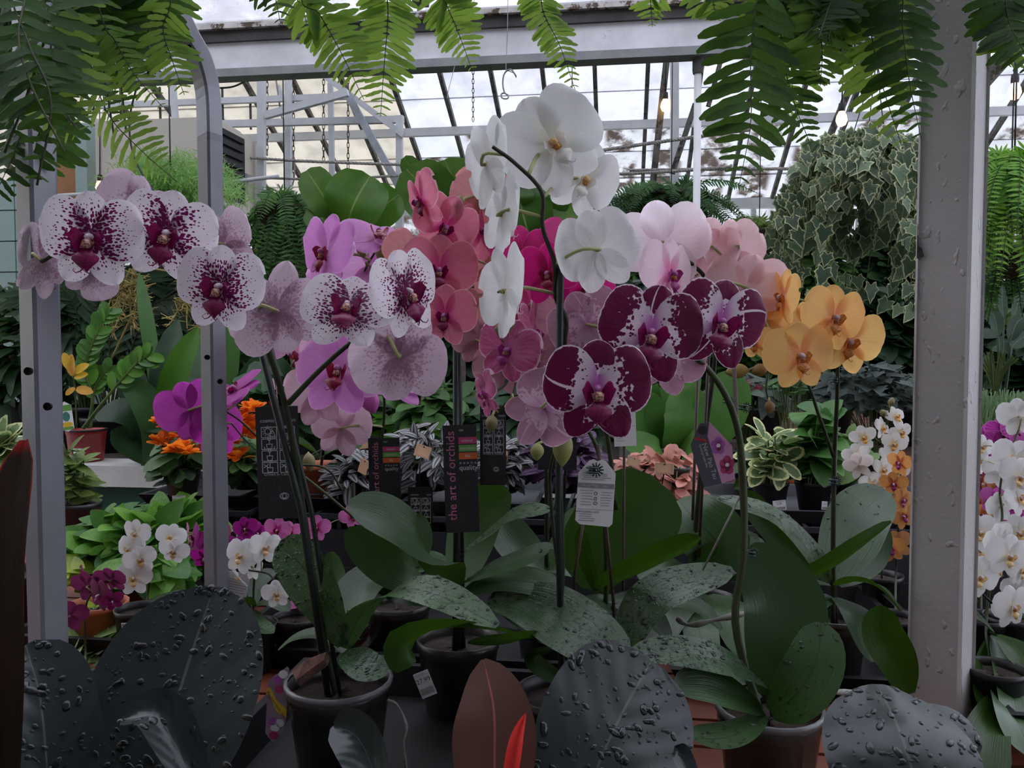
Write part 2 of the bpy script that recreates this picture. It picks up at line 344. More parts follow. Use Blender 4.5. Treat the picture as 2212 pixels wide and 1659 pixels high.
def chain(px,y1,y2,y0,lab,group=None):
    mb=MB(); a=PY(px,y1,y0); b=PY(px,y2,y0); n=max(4,int((a-b).length/(.035 if px<1000 else .016))); p0=None
    for i in range(n):
        p=a.lerp(b,(i+.5)/n); h=(a-b).length/n*.66; w=.008 if px<1000 else .004
        pts=[p+(V((w*math.cos(t),0,h*math.sin(t))) if i%2 else V((0,w*math.cos(t),h*math.sin(t)))) for t in [k*math.pi/4 for k in range(9)]]
        mb.tube(pts,.0028 if px<1000 else .0013,4,cap=False)
    return tag(part('chain',mb,CHN,None),lab,'chain',group)
for px,y1,y2,l in ((577,166,335,'rusty chain hanging beside the thick white truss post'),(634,163,385,'rusty chain hanging beside the price tagged hook'),(699,160,350,'rusty chain hanging between the thin truss posts'),(752,158,388,'rusty chain hanging from the peak of the white brace'),(1022,140,262,'short chain hanging over the white orchid')):
    chain(px,y1,y2,5.40 if px<1000 else 3.02,l)
def wirepart(pl,y0,rad,lab,cat,name): return tag(part(name,MB().tube(spline([PY(a,b,y0) for a,b in pl],24),rad,6),surf('steel wire',(.3,.3,.31),.35,.8)),lab,cat)
wirepart([(1097,0),(1096,70),(1093,148),(1096,152),(1110,158),(1115,168)],2.9,.0016,'thin hanging wire above the spring hook','wire','hanging_wire')
wirepart([(1115,165),(1104,150),(1090,158),(1086,180),(1090,200),(1098,206),(1096,213),(1085,212),(1083,203),(1092,200)],2.9,.0028,'coiled wire hook hanging under the beam by the white orchid','hook','wire_hook')
wirepart([(965,215),(970,190),(985,130),(1000,40),(1025,0)],2.9,.0012,'thin loose wire dangling beside a fern frond','wire','hanging_wire')
wirepart([(595,164),(610,260),(632,330),(636,380),(625,412),(610,412),(600,398)],5.39,.006,'long grey shepherd hook with a white price tag','hook','long_hook')
tag(part('price_tag',MB().box(PY(624,290,5.37),.043,.004,.055),surf('white card',(.8,.8,.8),.6),None,False),'small white price tag tied on the long grey hook','tag')
def pipe_(pl,y0,r,lab): return tag(part('pipe',MB().tube(spline([PY(a,b,y0) for a,b in pl],8),r,8),WHITE2),lab,'pipe')
pipe_([(100,424),(180,419),(250,412)],4.6,.011,'thin white water pipe crossing the plywood sheet')
pipe_([(470,397),(540,388),(602,381)],4.6,.012,'thin white water pipe ending beside the long hook')
GLOW=NT('warm lamp glass'); GLOW=GLOW.out(GLOW.n('Emission',{0:(1,.55,.2,1),1:4.}).outputs[0])
for px,py,y0,lab in ((1437,222,4.55,'warm string lamp glowing against the leaning brace'),(1818,250,3.9,'round warm string lamp above the ivy basket'),(2192,190,3.6,'warm string lamp beside the thick grey brace'),(216,398,4.545,'small warm lamp beside the cream ventilation unit')):
    p=PY(px,py,y0); t=thing('string_lamp',lab,'lamp',p)
    part('bulb',MB().lathe([(.001,-.05),(.018,-.042),(.026,-.022),(.022,.0),(.014,.014),(.012,.02)],p,10),GLOW,t)
    part('socket',MB().lathe([(.014,.018),(.016,.03),(.014,.055),(.002,.06)],p,10),WIRE,t)
    part('lead',MB().tube([p+V((0,0,.055)),p+V((.01,0,.5))],.003,5),WIRE,t)
# ================================================================== BENCH, CRATES, FRAME, POST
ZB=.77
SLAT=surf('red-brown stained slat',(.22,.05,.02),.55,var=.25,vs=6,bump=.2)
bench=thing('slatted_bench','red-brown slatted wooden bench under the orchid pots','bench',(0,1.5,0))
sm=mesh(MB().box((0,0,0),3.9,.072,.022),'slat',SLAT,smooth=False)
for i in range(18): link('slat',sm,bench,M.Translation(V((.15,.80+i*.0805,ZB-.011))))
for x in (-1.6,-.3,1.0,2.0):
    part('bearer',MB().box((x,1.48,ZB-.055),.05,1.42,.06),SLAT,bench,False)
    for y in (.95,2.05): part('leg',MB().box((x,y,(ZB-.085)/2),.06,.06,ZB-.085),SLAT,bench,False)
BLACK=surf('black plastic',(.006,.006,.007),.5,var=.2,vs=20,spec=.25); BLACKG=surf('dark grey plastic',(.035,.038,.045),.4,var=.15,vs=12)
ZC=.92
def crate(x0,x1,y0,y1,lab,z0=ZB,z1=ZC,m=BLACKG):
    c=thing('plastic_crate',lab,'crate',((x0+x1)/2,(y0+y1)/2,z0)); t=.006
    for nm,a,b,cc,dd in (('front_panel',x0,x1,y0,y0+t),('back_panel',x0,x1,y1-t,y1),('side_panel',x0,x0+t,y0,y1),('side_panel',x1-t,x1,y0,y1)):
        part(nm,MB().box(((a+b)/2,(cc+dd)/2,(z0+z1)/2-.018),b-a,dd-cc,z1-z0-.036),m,c,False)
    n=int((x1-x0)/.05); mb=MB()
    for k in range(n+1): mb.box((x0+(x1-x0)*k/n,(y0+y1)/2,z1-.006),.008,y1-y0,.012)
    for k in range(4): mb.box(((x0+x1)/2,y0+(y1-y0)*k/3,z1-.006),x1-x0,.008,.012)
    for k in range(n+1): mb.box((x0+(x1-x0)*k/n,y0+.003,z1-.024),.008,.006,.03)
    part('lattice',mb,m,c,False); return c
crate(.12+.42,1.12,1.78,2.18,'dark grey lattice crate under the variegated pot plants')
crate(-.12,.50,1.78,2.18,'dark grey lattice crate under the pink and purple nerve plants')
crate(-.80,-.16,1.78,2.18,'dark grey lattice crate under the silver striped plants')
crate(-1.16,-.86,1.78,2.18,'dark grey lattice crate under the orange flowering plants')
def tray(x0,x1,y0,y1,z,lab,m=BLACKG,holes=0,h=.03):
    t=thing('seedling_tray',lab,'tray',((x0+x1)/2,(y0+y1)/2,z))
    a=.018; rows=[[(x0+a,y0+a,z),(x1-a,y0+a,z),(x1-a,y1-a,z),(x0+a,y1-a,z)],[(x0,y0,z+h),(x1,y0,z+h),(x1,y1,z+h),(x0,y1,z+h)],
      [(x0+.012,y0+.012,z+h),(x1-.012,y0+.012,z+h),(x1-.012,y1-.012,z+h),(x0+.012,y1-.012,z+h)],[(x0+.026,y0+.026,z+.003),(x1-.026,y0+.026,z+.003),(x1-.026,y1-.026,z+.003),(x0+.026,y1-.026,z+.003)]]
    mb=MB().grid(rows,0,None,None,True); mb.f.append((0,3,2,1)); mb.m.append(0); mb.f.append((12,13,14,15)); mb.m.append(0)
    part('shell',mb,m,t,False)
    for k in range(holes):
        c=((x0+(x1-x0)*(k%4+.5)/4),(y0+y1)/2+((k//4)-.5)*.16,z+h); part('pot_ring',MB().lathe([(.038,-.02),(.044,0),(.05,.003),(.052,-.001)],c,16),m,t)
    return t
tray(.56,1.10,1.80,2.16,ZC,'dark grey moulded tray holding three black pots of variegated plants')
tray(-.10,.48,1.80,2.16,ZC,'dark tray under the pink and purple nerve plants')
tray(-.50,-.18,1.80,2.16,ZC,'black tray under the silver striped plants')
tray(-.86,-.51,1.80,2.16,ZC,'glossy black tray with empty round pot rings',BLACK,4)
tray(-1.15,-.885,1.80,2.16,ZC,'black tray with open slotted sides under the orange flowers',BLACK)
ft=[P(x,1560,d) for x,d in ((470,1.0),(1350,1.0))]
tray(ft[0].x,-.06,.815,1.20,ZB,'black tray under the bark filled clear pot',BLACK,0,.045); tray(-.05,ft[1].x+.04,.815,1.20,ZB,'black tray under the tall white orchid',BLACK,0,.045)
tray(-1.05,-.73,1.24,1.74,ZB,'black tray under the rounded white miniature orchid',BLACK,0,.04); tray(-.665,-.44,1.24,1.74,ZB,'black tray under the miniature orchid with a wilted bloom',BLACK,0,.04); tray(-.42,.06,1.24,1.74,ZB,'black tray under the coral orchid',BLACK,0,.04); tray(.08,.50,1.24,1.74,ZB,'black tray under the blush orchid',BLACK,0,.04)
qr=P(2160,1500,1.25); tray(.51,1.05,1.12,1.74,ZB,'black tray under the miniature orchids right of the post',BLACK,0,.05)
# white post standing on the bench
b=PZ(2030,1560,ZB); rd=V((b.x,b.y,0)).normalized(); ang=math.radians(17)
nf=M.Rotation(-ang,3,'Z')@(-rd); sd=V((-nf.y,nf.x,0))
pz=3.2
rows=[]; hw=.035
for k,z in enumerate([ZB+.001]+[ZB+(3.1-ZB)*i/30 for i in range(1,31)]):
    e=.004; ring=[]
    for sx,sy in ((-1,-1),(1,-1),(1,1),(-1,1)):
        for da in ((e,0),(0,e)) if sx*sy>0 else ((0,e),(e,0)):
            ring.append(b+sd*(sx*(hw-da[0]))+nf*(-sy*(hw-da[1]))+V((0,0,z-b.z)))
    rows.append(ring)
POSTP=NT('chalky white post paint'); ob=POSTP.obj(); q=POSTP
st=q.n('Mapping',{'Vector':ob,'Scale':(1,1,.25)}).outputs[0]
c=q.mix(q.ramp(q.noise(ob,3.,3.),.3,.7),(.42,.41,.40),(.49,.49,.49)); c=q.mix(q.ramp(q.noise(st,22.,6.,.6),.645,.71),c,(.12,.105,.09)); c=q.mix(q.ramp(q.noise(st,9.,3.,.5),.74,.8),c,(.42,.27,.1))
hh=q.math('ADD',q.math('MULTIPLY',q.noise(ob,120.,3.),.3),q.ramp(q.noise(q.n('Mapping',{'Vector':ob,'Scale':(1,1,.55)}).outputs[0],70.,2.),.62,.72))
POSTP=q.out(q.pbr(c,.6,0.,q.bump(hh,.6,.003)))
mb=MB().grid(rows,0,None,None,True); mb.f.append(tuple(range(240,248))); mb.m.append(0)
post=thing('wooden_post','thick white painted wooden post standing on the bench','post',(b.x,b.y,ZB)); part('shaft',mb,POSTP,post,False)
dk=surf('bare rotten wood',(.05,.045,.04),.9,var=.3,vs=40)
for (px,py,w,h) in ((1975,520,10,60),(1982,548,14,22),(1970,500,14,20)):
    d=depth(b)-.036; c=P(px,py,d); pts=[]
    for k in range(14):
        a=k*2*math.pi/14; r=.7+.5*random.random(); pts.append((math.cos(a)*r*mpx(w,d),math.sin(a)*r*mpx(h/1.6,d)))
    cc=b+nf*(hw-.0005); dist=(cc-c).dot(nf)
    c2=C0+(c-C0)*((cc-C0).dot(nf)/(c-C0).dot(nf))
    part('paint_chip',MB().poly([c2+sd*max(min(x,.02),-(hw-.003)-(c2-b).dot(sd)) +V((0,0,z)) for x,z in pts],nf*.002),dk,post,False)
# steel hoop frame on the left
STEEL=surf('lavender grey steel',(.21,.215,.245),.36,.15,var=.12,vs=5)
def sweep(path,w,t,side,e=.0035):
    rows=[]; k=len(path)
    for i,p in enumerate(path):
        tg=(path[min(i+1,k-1)]-path[max(i-1,0)]).normalized(); s=V(side); s=(s-tg*s.dot(tg)).normalized(); n=tg.cross(s)
        rows.append([p+s*a+n*c for a,c in ((-w/2+e,-t/2),(w/2-e,-t/2),(w/2,-t/2+e),(w/2,t/2-e),(w/2-e,t/2),(-w/2+e,t/2),(-w/2,t/2-e),(-w/2,-t/2+e))])
    mb=MB().grid(rows,0,None,None,True); mb.f+= [tuple(range(8))[::-1],tuple((k-1)*8+j for j in range(8))]; mb.m+=[0,0]; return mb
pl=P(92,900,.93); prt=P(463,900,1.40)
hf=thing('hoop_frame','grey steel hoop frame with two bolted posts and a curved top','frame',((pl.x+prt.x)/2,(pl.y+prt.y)/2,ZB))
dr=(prt-pl); dr.z=0; dr.normalize(); sdv=cv((.80,0,.60)); sdv.z=0
top=P(448,240,1.40); 
lp=[V((pl.x,pl.y,ZB+.001+i*.1)) for i in range(11)]+[V((pl.x,pl.y,1.87))]
part('post',sweep(lp,.040,.030,sdv),STEEL,hf,False)
rp=[V((prt.x,prt.y,ZB+.001)),V((prt.x,prt.y,1.2)),V((prt.x,prt.y,1.5)),V((prt.x,prt.y,top.z-.06))]
part('post',sweep(rp,.036,.030,sdv),STEEL,hf,False)
hp=[rp[-1]]+spline([V((prt.x,prt.y,top.z-.05)),P(449,200,1.395),P(432,130,1.385),P(408,85,1.37),P(380,30,1.345),P(330,-40,1.30),P(230,-110,1.2),P(130,-140,1.05),V((pl.x,pl.y,1.86))],30)
part('curved_top',sweep(hp,.036,.030,sdv),STEEL,hf,False)
for px,py,d in ((64,802,.93),(106,878,.93),(449,772,1.4),(477,824,1.4),(410,104,1.36)):
    c=P(px,py,d-.03); part('bolt_hole',MB().lathe([(.0001,0),(.0042,0),(.0046,.004)],c,12,0,(R_,U_,-F_)),BLACK,hf,False)
# ================================================================== ORCHID FLOWERS
def petal_mat(name,kind,base,centre,edge,back,spot=None,tr=.55,vein=.25,sheen=.4,cr=.45,ed=.86):
    n=NT(name); u,v=n.sep(n.uv('nrm')); x,y=n.sep(n.uv('met')); oi=n.n('ObjectInfo').outputs['Random']
    au=n.math('ABSOLUTE',n.math('SUBTRACT',n.math('MULTIPLY',u,2.),1.))
    e=n.math('SUBTRACT',1.,n.math('MULTIPLY',n.math('SUBTRACT',1.,n.math('POWER',au,2.2)),n.math('SUBTRACT',1.,n.math('POWER',v,7.))))
    off=n.math('MULTIPLY',oi,9.)
    vn=n.noise(n.comb(n.math('DIVIDE',n.math('MULTIPLY',y,9.),n.math('ADD',x,.12)),n.math('MULTIPLY',x,2.5),off),2.2,3.,.6)
    fine=n.noise(n.comb(x,y,off),22.,3.)
    if kind in('plain','stripe'):
        c=n.mix(n.ramp(v,.02,cr),centre,base); c=n.mix(n.math('MULTIPLY',n.ramp(vn,.45,.62),vein),c,centre)
        if kind=='stripe':
            st=n.math('SINE',n.math('MULTIPLY',n.math('ARCTAN2',y,n.math('ADD',x,.10)),34.)); c=n.mix(n.math('MULTIPLY',n.ramp(st,.1,.8),.6),c,spot)
        c=n.mix(n.ramp(n.math('ADD',e,n.math('MULTIPLY',n.math('SUBTRACT',fine,.5),.12)),ed,ed+.1),c,edge)
    elif kind=='spots':
        co=n.comb(n.math('MULTIPLY',x,.62),y,off); vo=n.n('TexVoronoi',{'Vector':co,'Scale':39.,'Randomness':.8},feature='F1').outputs['Distance']
        inner=n.math('SUBTRACT',1.,n.math('POWER',e,2.5))
        th=n.math('MULTIPLY',n.ramp(v,1.0,.10,.10,.66),n.ramp(inner,.02,.45))
        th=n.math('ADD',th,n.math('MULTIPLY',n.math('SUBTRACT',n.noise(co,6.,2.),.5),.25))
        s=n.ramp(n.math('SUBTRACT',th,vo),-.02,.03); c=n.mix(n.ramp(e,.75,1.),base,edge); c=n.mix(s,c,spot)
        lo=n.ramp(v,.28,.1); c=n.mix(n.math('MULTIPLY',lo,.5),c,spot)
    elif kind=='harl':
        co=n.comb(x,y,off); vo=n.n('TexVoronoi',{'Vector':co,'Scale':26.},feature='F1').outputs['Distance']
        f=n.math('ADD',n.math('ADD',n.math('MULTIPLY',v,1.),n.math('MULTIPLY',n.math('SUBTRACT',n.noise(co,7.,4.,.65),.5),.9)),n.math('MULTIPLY',n.math('SUBTRACT',vo,.4),-.45))
        dark=n.ramp(f,.34,.38); rag=n.math('ADD',e,n.math('MULTIPLY',n.math('SUBTRACT',n.noise(co,16.,4.,.7),.5),.35))
        dark=n.math('MULTIPLY',dark,n.ramp(rag,.95,.88)); ray=n.ramp(n.math('ABSOLUTE',n.math('SUBTRACT',u,n.math('ADD',.42,n.math('MULTIPLY',oi,.25)))),.012,.028); dark=n.math('MULTIPLY',dark,n.math('MAXIMUM',ray,n.math('LESS_THAN',oi,.72)))
        c=n.mix(n.ramp(v,.02,.28),centre,base); c=n.mix(dark,c,spot)
    bk=n.mix(n.math('MULTIPLY',n.ramp(vn,.4,.65),min(.45,vein*1.2)),back,tuple(z*.72 for z in back))
    if kind in('spots','harl'): bk=n.mix(.32,bk,c)
    c=n.mix(n.n('NewGeometry').outputs['Backfacing'],c,bk)
    nor=n.bump(vn,.22,.003)
    sh=n.pbr(c,.48,0.,nor,.3,**{'Sheen Weight':.15}); t=n.n('BsdfTranslucent',{'Color':c,'Normal':nor}).outputs[0]
    return n.out(n.n('MixShader',{0:tr,1:sh,2:t}).outputs[0])
def lipm(name,c1,c2=None,tr=.25):
    if name in MC: return MC[name]
    n=NT(name); nz=n.noise(n.obj(),60.,3.); c=n.mix(n.ramp(nz,.4,.65),c2 or tuple(x*.6 for x in c1),c1)
    MC[name]=n.out(n.n('MixShader',{0:tr,1:n.pbr(c,.35),2:n.n('BsdfTranslucent',{'Color':c}).outputs[0]}).outputs[0]); return MC[name]
def petal(Ln,Wd,a,b,cup=.1,ruf=.02,bend=.0,nu=8,nv=10,ph=0.,notch=0.,asym=0.):
    pk=a/(a+b); nrm=pk**a*(1-pk)**b; rows=[];uv=[];uw=[]
    for i in range(nv+1):
        v=(1-math.cos(math.pi*i/nv))/2; vv=min(max(v,.004),.9985); w=Wd/2*(vv**a*(1-vv)**b)/nrm; r=[]
        for j in range(nu+1):
            u=-1+2*j/nu; x=v*Ln*(1-.10*notch*u*u*v)+ .0; y=w*u+asym*v*v*Ln
            z=cup*Ln*(v*(1-v)*1.6)-cup*.55*Wd*u*u*v+ruf*math.sin(u*5.2+ph+v*5)*v*v*abs(u)**.7+bend*v*v*Ln+ruf*.5*math.sin(v*9+ph*2)*v*abs(u)
            z-=.012*math.exp(-(u*5)**2)*math.sin(math.pi*v)
            r.append((x,y,z)); uv.append(((u+1)/2,v)); uw.append((x,y))
        rows.append(r)
    return MB().grid(rows,0,uv,uw,False,True)
def lip_mb(s=1.,curl=1.,lo=8):
    mb=MB()
    for sg in(-1,1):                                   # side lobes, curved upright either side of the column
        rows=[]
        for i in range(6):
            v=i/5; w=.098*math.sin(math.pi*min(v*.86+.1,1))**.7; r=[]
            for j in range(5):
                u=-1+j/2; r.append((sg*(.026+.115*v-.045*v*v+.02*(1-u*u)*v),-.055+.05*v+w*u*.85,.02+.115*v+.012*u))
            rows.append(r)
        mb.grid(rows,0)
    rows=[]                                            # mid lobe, a spade pointing down and forward
    for i in range(8):
        v=i/7; w=[.026,.03,.045,.085,.088,.06,.03,.006][i]; r=[]
        for j in range(5):
            u=-1+j/2; r.append((w*u*1.05,-.055-.17*v-.03*abs(u)*v,.05+.085*math.sin(v*2.1)-.045*u*u*v))
        rows.append(r)
    mb.grid(rows,0)
    for sg in(-1,1):
        t=[(sg*.004,-.225,.12),(sg*.02,-.25,.13),(sg*.045,-.262,.14),(sg*.06,-.245,.15),(sg*.05,-.228,.155)]
        mb.tube([V(q) for q in t],[.006,.005,.004,.003,.0015],5)
    mb.lathe([(.001,.03),(.03,.022),(.036,.0),(.03,-.02),(.001,-.028)],(0,-.05,.085),8,1)   # yellow callus
    rows=[]
    for i in range(5):
        v=i/4; rows.append([(.045*u*(1-.3*v),-.035-.05*v,.035+.06*v+.02*u*u) for u in(-1,-.5,0,.5,1)])
    mb.grid(rows,1); return mb
def column_mb():
    pts=[V((0,-.005,-.01)),V((0,.005,.04)),V((0,.004,.08)),V((0,-.01,.108)),V((0,-.03,.122))]
    return MB().tube(pts,[.026,.03,.031,.034,.018],8)
class Kind:
    def __init__(s,name,pm,lip,throat,col,pshape=(.50,.64,.52,.40),dshape=(.43,.36,.55,.5),lshape=(.46,.33,.55,.58),ruf=.012,cup=.12,petang=14,latang=-60,res=(8,10),lips=1.,ruffd=.3):
        s.name=name; nu,nv=res; s.pm=pm; s.lips=lips
        s.pet=[mesh(petal(*pshape,cup=cup,ruf=ruf*sg,nu=nu,nv=nv,ph=k*1.7,asym=.06*sg2),'petal',pm) for k,(sg,sg2) in enumerate(((1,1),(1,-1),(-1,1),(-1,-1)))]
        s.dor=[mesh(petal(*dshape,cup=cup*1.1,ruf=ruf*.7,nu=max(4,nu-2),nv=nv,ph=k),'dorsal_sepal',pm) for k in(0,2)]
        s.lat=[mesh(petal(*lshape,cup=cup*.9,ruf=ruf*.7,nu=max(4,nu-2),nv=nv,ph=k+1),'lateral_sepal',pm) for k in(0,2)]
        s.lip=mesh(lip_mb(),'lip',[lip,throat]); s.colm=mesh(column_mb(),'flower',col); s.pa=petang; s.la=latang
Rz=lambda a:M.Rotation(math.radians(a),4,'Z'); Ry=lambda a:M.Rotation(math.radians(a),4,'Y'); Rx=lambda a:M.Rotation(math.radians(a),4,'X'); T=lambda x,y,z:M.Translation(V((x,y,z)))
GSTEM=leafm('orchid stem green',(.045,.06,.022),(.025,.03,.015),.45,0.05)
PEDI=leafm('pale pedicel',(.42,.45,.20),(.30,.26,.12),.5,.1)
def face_vec(az,el):
    a=math.radians(az); e=math.radians(el); return cv((math.sin(a)*math.cos(e),math.sin(e),math.cos(a)*math.cos(e)))
def flower(k,parent,px,py,d,span,az=0,el=-5,roll=0,ctr=None,stems=None,pose=0.,miss=()):
    """one flower: column mesh carrying two petals, three sepals, lip and pedicel as sub-parts"""
    c=P(px,py,d); s=mpx(span,d); z=face_vec(az,el); up=U_-z*U_.dot(z); up.normalize(); up=M.Rotation(math.radians(-roll),3,z)@up if abs(az)<90 else M.Rotation(math.radians(roll),3,z)@up
    x=up.cross(z); B=frame(c,x*s,up*s,z*s); r=random.random
    f=link('flower',k.colm,parent,B)
    j=lambda a:(r()-.5)*2*a
    v=0 if r()<.5 else 2
    op=pose if pose else j(5)
    link('petal',k.pet[v],f,B@T(.012,.01,.014)@Rz(k.pa+j(4))@Ry(-op+j(4))@Rx(j(8)))
    link('petal',k.pet[v+1],f,B@T(-.012,.01,.012)@Rz(180-k.pa+j(4))@Ry(-op+j(4))@Rx(j(8)))
    link('sepal',k.dor[v//2],f,B@T(0,.02,-.006)@Rz(90+j(5))@Ry(-op*.5+j(7)))
    for sg in(1,-1): link('sepal',k.lat[0 if sg>0 else 1],f,B@T(.01*sg,-.02,-.008)@Rz(k.la if sg>0 else 180-k.la)@Ry(-op*.5+j(8)))
    if 'lip' not in miss: link('lip',k.lip,f,B@M.Scale(k.lips,4))
    if stems:
        best=min(((p-c).length+max(0,(p.z-c.z))*0.4,i,q) for i,pth in enumerate(stems) for q,p in enumerate(pth)); sp=stems[best[1]][best[2]]
        if (sp-c).length<.16:
            a=c-z*s*.01; m=(a+sp)/2-z*s*.12+V((0,0,.006)); n=part('pedicel',MB().tube(spline([sp,m,a-z*s*.05,a],8),[max(.0011,.020*s)]*9,6),PEDI,f)
    return f
BUDC={}
def bud(parent,px,py,d,ln,wd,mat,ang=-90,stems=None):
    c=P(px,py,d); a=math.radians(ang); dirv=cv((math.cos(a),math.sin(a),.15)).normalized(); L=mpx(ln,d); w=mpx(wd,d)/2
    mb=MB(); nz=9; rows=[]; x=dirv.orthogonal().normalized(); y=dirv.cross(x)
    for i in range(nz+1):
        v=i/nz; rr=w*(math.sin(math.pi*min(max(v,.02),.985))**.62)*(1.05-.25*v); rows.append([c+dirv*(L*(v-.5))+(x*math.cos(t)+y*math.sin(t))*rr*(1+.07*math.cos(3*t)) for t in [2*math.pi*q/12 for q in range(12)]])
    mb.grid(rows,0,None,None,True); o=part('bud',mb,mat,parent)
    if stems:
        e=c-dirv*L*.48; sp=min((p for pth in stems for p in pth),key=lambda p:(p-e).length)
        if (sp-e).length<.15: part('pedicel',MB().tube(spline([sp,(sp+e)/2+V((0,0,.004)),e],6),.0016,6),PEDI,o)
    return o
# ------------------------------------------------------------------ leaves
def leaf_mb(pts,w,nh,fold=.25,a=.5,b=.42,nu=6,nv=14,wave=.0,twist=0.):
    sp=spline(pts,nv); pk=a/(a+b); nr=pk**a*(1-pk)**b; rows=[];uv=[];uw=[]; L=sum((sp[i+1]-sp[i]).length for i in range(nv))
    nh=[V(q) for q in nh] if isinstance(nh,list) else [V(nh)]
    for i,p in enumerate(sp):
        v=i/nv; vv=min(max(v,.02),.996); ww=w/2*(vv**a*(1-vv)**b)/nr; ww=max(ww,w*.10*(1-v)) if v<.2 else ww
        t=(sp[min(i+1,nv)]-sp[max(i-1,0)]).normalized(); q=v*(len(nh)-1); k=min(int(q),max(0,len(nh)-2)); h=nh[k].lerp(nh[min(k+1,len(nh)-1)],q-k)
        N=h-t*h.dot(t); N=N.normalized() if N.length>1e-4 else t.orthogonal().normalized()
        if twist: N=M.Rotation(twist*v,3,t)@N
        S=t.cross(N); r=[]
        for j in range(nu+1):
            u=-1+2*j/nu; f=fold
            r.append(p+S*(u*ww*math.cos(f))+N*(abs(u)**1.4*ww*math.sin(f)-.0008*math.exp(-(u*4)**2)+wave*w*math.sin(v*9+u*2)*u*u))
            uv.append(((u+1)/2,v)); uw.append((v*L,u*ww))
        rows.append(r)
    return MB().grid(rows,0,uv,uw)
def drops(mb,n,r0,r1,mat,parent,vr=(.1,.95),seed=1,sgn=1):
    """water beads lying on a leaf surface, joined: nobody could count them"""
    rr=random.Random(seed); q=MB(); nf=len(mb.f)
    for _ in range(n):
        f=mb.f[rr.randrange(nf)]; a,b,c,d=[V(mb.v[i]) for i in f]; s,t=rr.random(),rr.random(); p=a.lerp(b,s).lerp(d.lerp(c,s),t)
        nn=(b-a).cross(d-a)
        if nn.length<1e-9: continue
        nn=nn.normalized()*sgn; x=nn.orthogonal().normalized(); x=M.Rotation(rr.random()*6.28,3,nn)@x; y=nn.cross(x); R=r0+(r1-r0)*rr.random()**2.2; el=1+rr.random()*1.1
        q.lathe([(R,-.0002),(R*.92,R*.22),(R*.6,R*.42),(R*.05,R*.5)],p+nn*.0002,8,0,(x*el,y,nn))
    o=part('water_drops',q,mat,parent); o['kind']='stuff'; return o
DROP=NT('water bead'); DROP=DROP.out(DROP.n('MixShader',{0:DROP.n('Fresnel',{'IOR':1.4}).outputs[0],1:DROP.n('BsdfTransparent',{0:(.62,.66,.66,1)}).outputs[0],2:DROP.n('BsdfGlossy',{'Color':(.9,.9,.92),'Roughness':.04}).outputs[0]}).outputs[0])
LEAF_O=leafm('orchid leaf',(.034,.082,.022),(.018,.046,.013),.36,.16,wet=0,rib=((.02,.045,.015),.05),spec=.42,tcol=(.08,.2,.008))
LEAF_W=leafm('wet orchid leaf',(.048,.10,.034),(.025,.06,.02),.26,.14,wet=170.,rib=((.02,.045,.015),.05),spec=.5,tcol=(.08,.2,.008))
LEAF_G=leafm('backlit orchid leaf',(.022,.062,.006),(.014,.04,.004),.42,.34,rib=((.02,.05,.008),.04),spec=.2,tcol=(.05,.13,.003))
SOIL=surf('bark potting mix',(.035,.02,.012),.95,var=.35,vs=50,bump=.9)
def clearpot():
    n=NT('clear nursery pot'); nz=n.noise(n.obj(),26.,5.,.65); c=n.mix(n.ramp(nz,.4,.65),(.018,.015,.011),(.05,.047,.038))
    return n.out(n.n('MixShader',{0:.72,1:n.n('BsdfTransparent',{0:(.75,.78,.76,1)}).outputs[0],2:n.pbr(c,.25,spec=.6)}).outputs[0])
CLEAR=clearpot(); RIMC=surf('clear pot rim',(.12,.125,.125),.25)
TERRA=surf('terracotta plastic',(.45,.12,.05),.5,var=.1)
def pot(parent,c,rt,rb,h,mat,soil=True,rim=True,n=24,rimm=None):
    """c: base centre.  tapered pot with a rolled rim, inner wall and soil"""
    c=V(c); t=.003
    part('pot',MB().lathe([(.001,0),(rb*.9,0),(rb,.004),(rb+(rt-rb)*.86,h*.86),(rt,h*.87),(rt*1.02,h),(rt*.97,h),(rt*.95,h*.86),(rb*.97,.012),(.001,.012)],c,n),mat,parent)
    if rimm: part('pot_rim',MB().lathe([(rt*.99,h-.004),(rt*1.05,h-.004),(rt*1.05,h+.003),(rt*.98,h+.003)],c,n),rimm,parent)
    if soil:
        rs=random.Random(int(c.x*1000)); rows=[[c+V((math.cos(a)*r*rt*.95,math.sin(a)*r*rt*.95,h*.84+(rs.random()-.4)*.008*(r<1))) for a in [2*math.pi*k/14 for k in range(14)]] for r in(.02,.35,.7,1.)]
        part('soil',MB().grid(rows,0,None,None,True),SOIL,parent)
STAKE=surf('dark green stake',(.008,.018,.014),.5,var=.2); CANE=surf('brown cane',(.06,.028,.02),.6,var=.25,vs=30); CLIP=surf('dark teal clip',(.01,.03,.03),.3)
def clip(parent,px,py,d,s=22):
    c=P(px,py,d); r=mpx(s,d)/2; mb=MB()
    for k in range(12):
        a=2*math.pi*k/12; mb.tube([c+(R_*math.cos(a)+U_*math.sin(a))*r*.35,c+(R_*math.cos(a)+U_*math.sin(a))*r*.95-F_*.001],r*.13,4)
    mb.lathe([(.001,.002),(r*.4,.002),(r*.45,-.003)],c,10,0,(R_,U_,-F_))
    for k in range(2): mb.tube([c+R_*(-r*.7*math.cos(t)-r*.5)+U_*(r*.25*(k*2-1)*1.2)+F_*(.007*math.sin(t)*1.0) for t in [q*math.pi/6 for q in range(13)]],r*.13,5)
    part('stem_clip',mb,CLIP,parent)
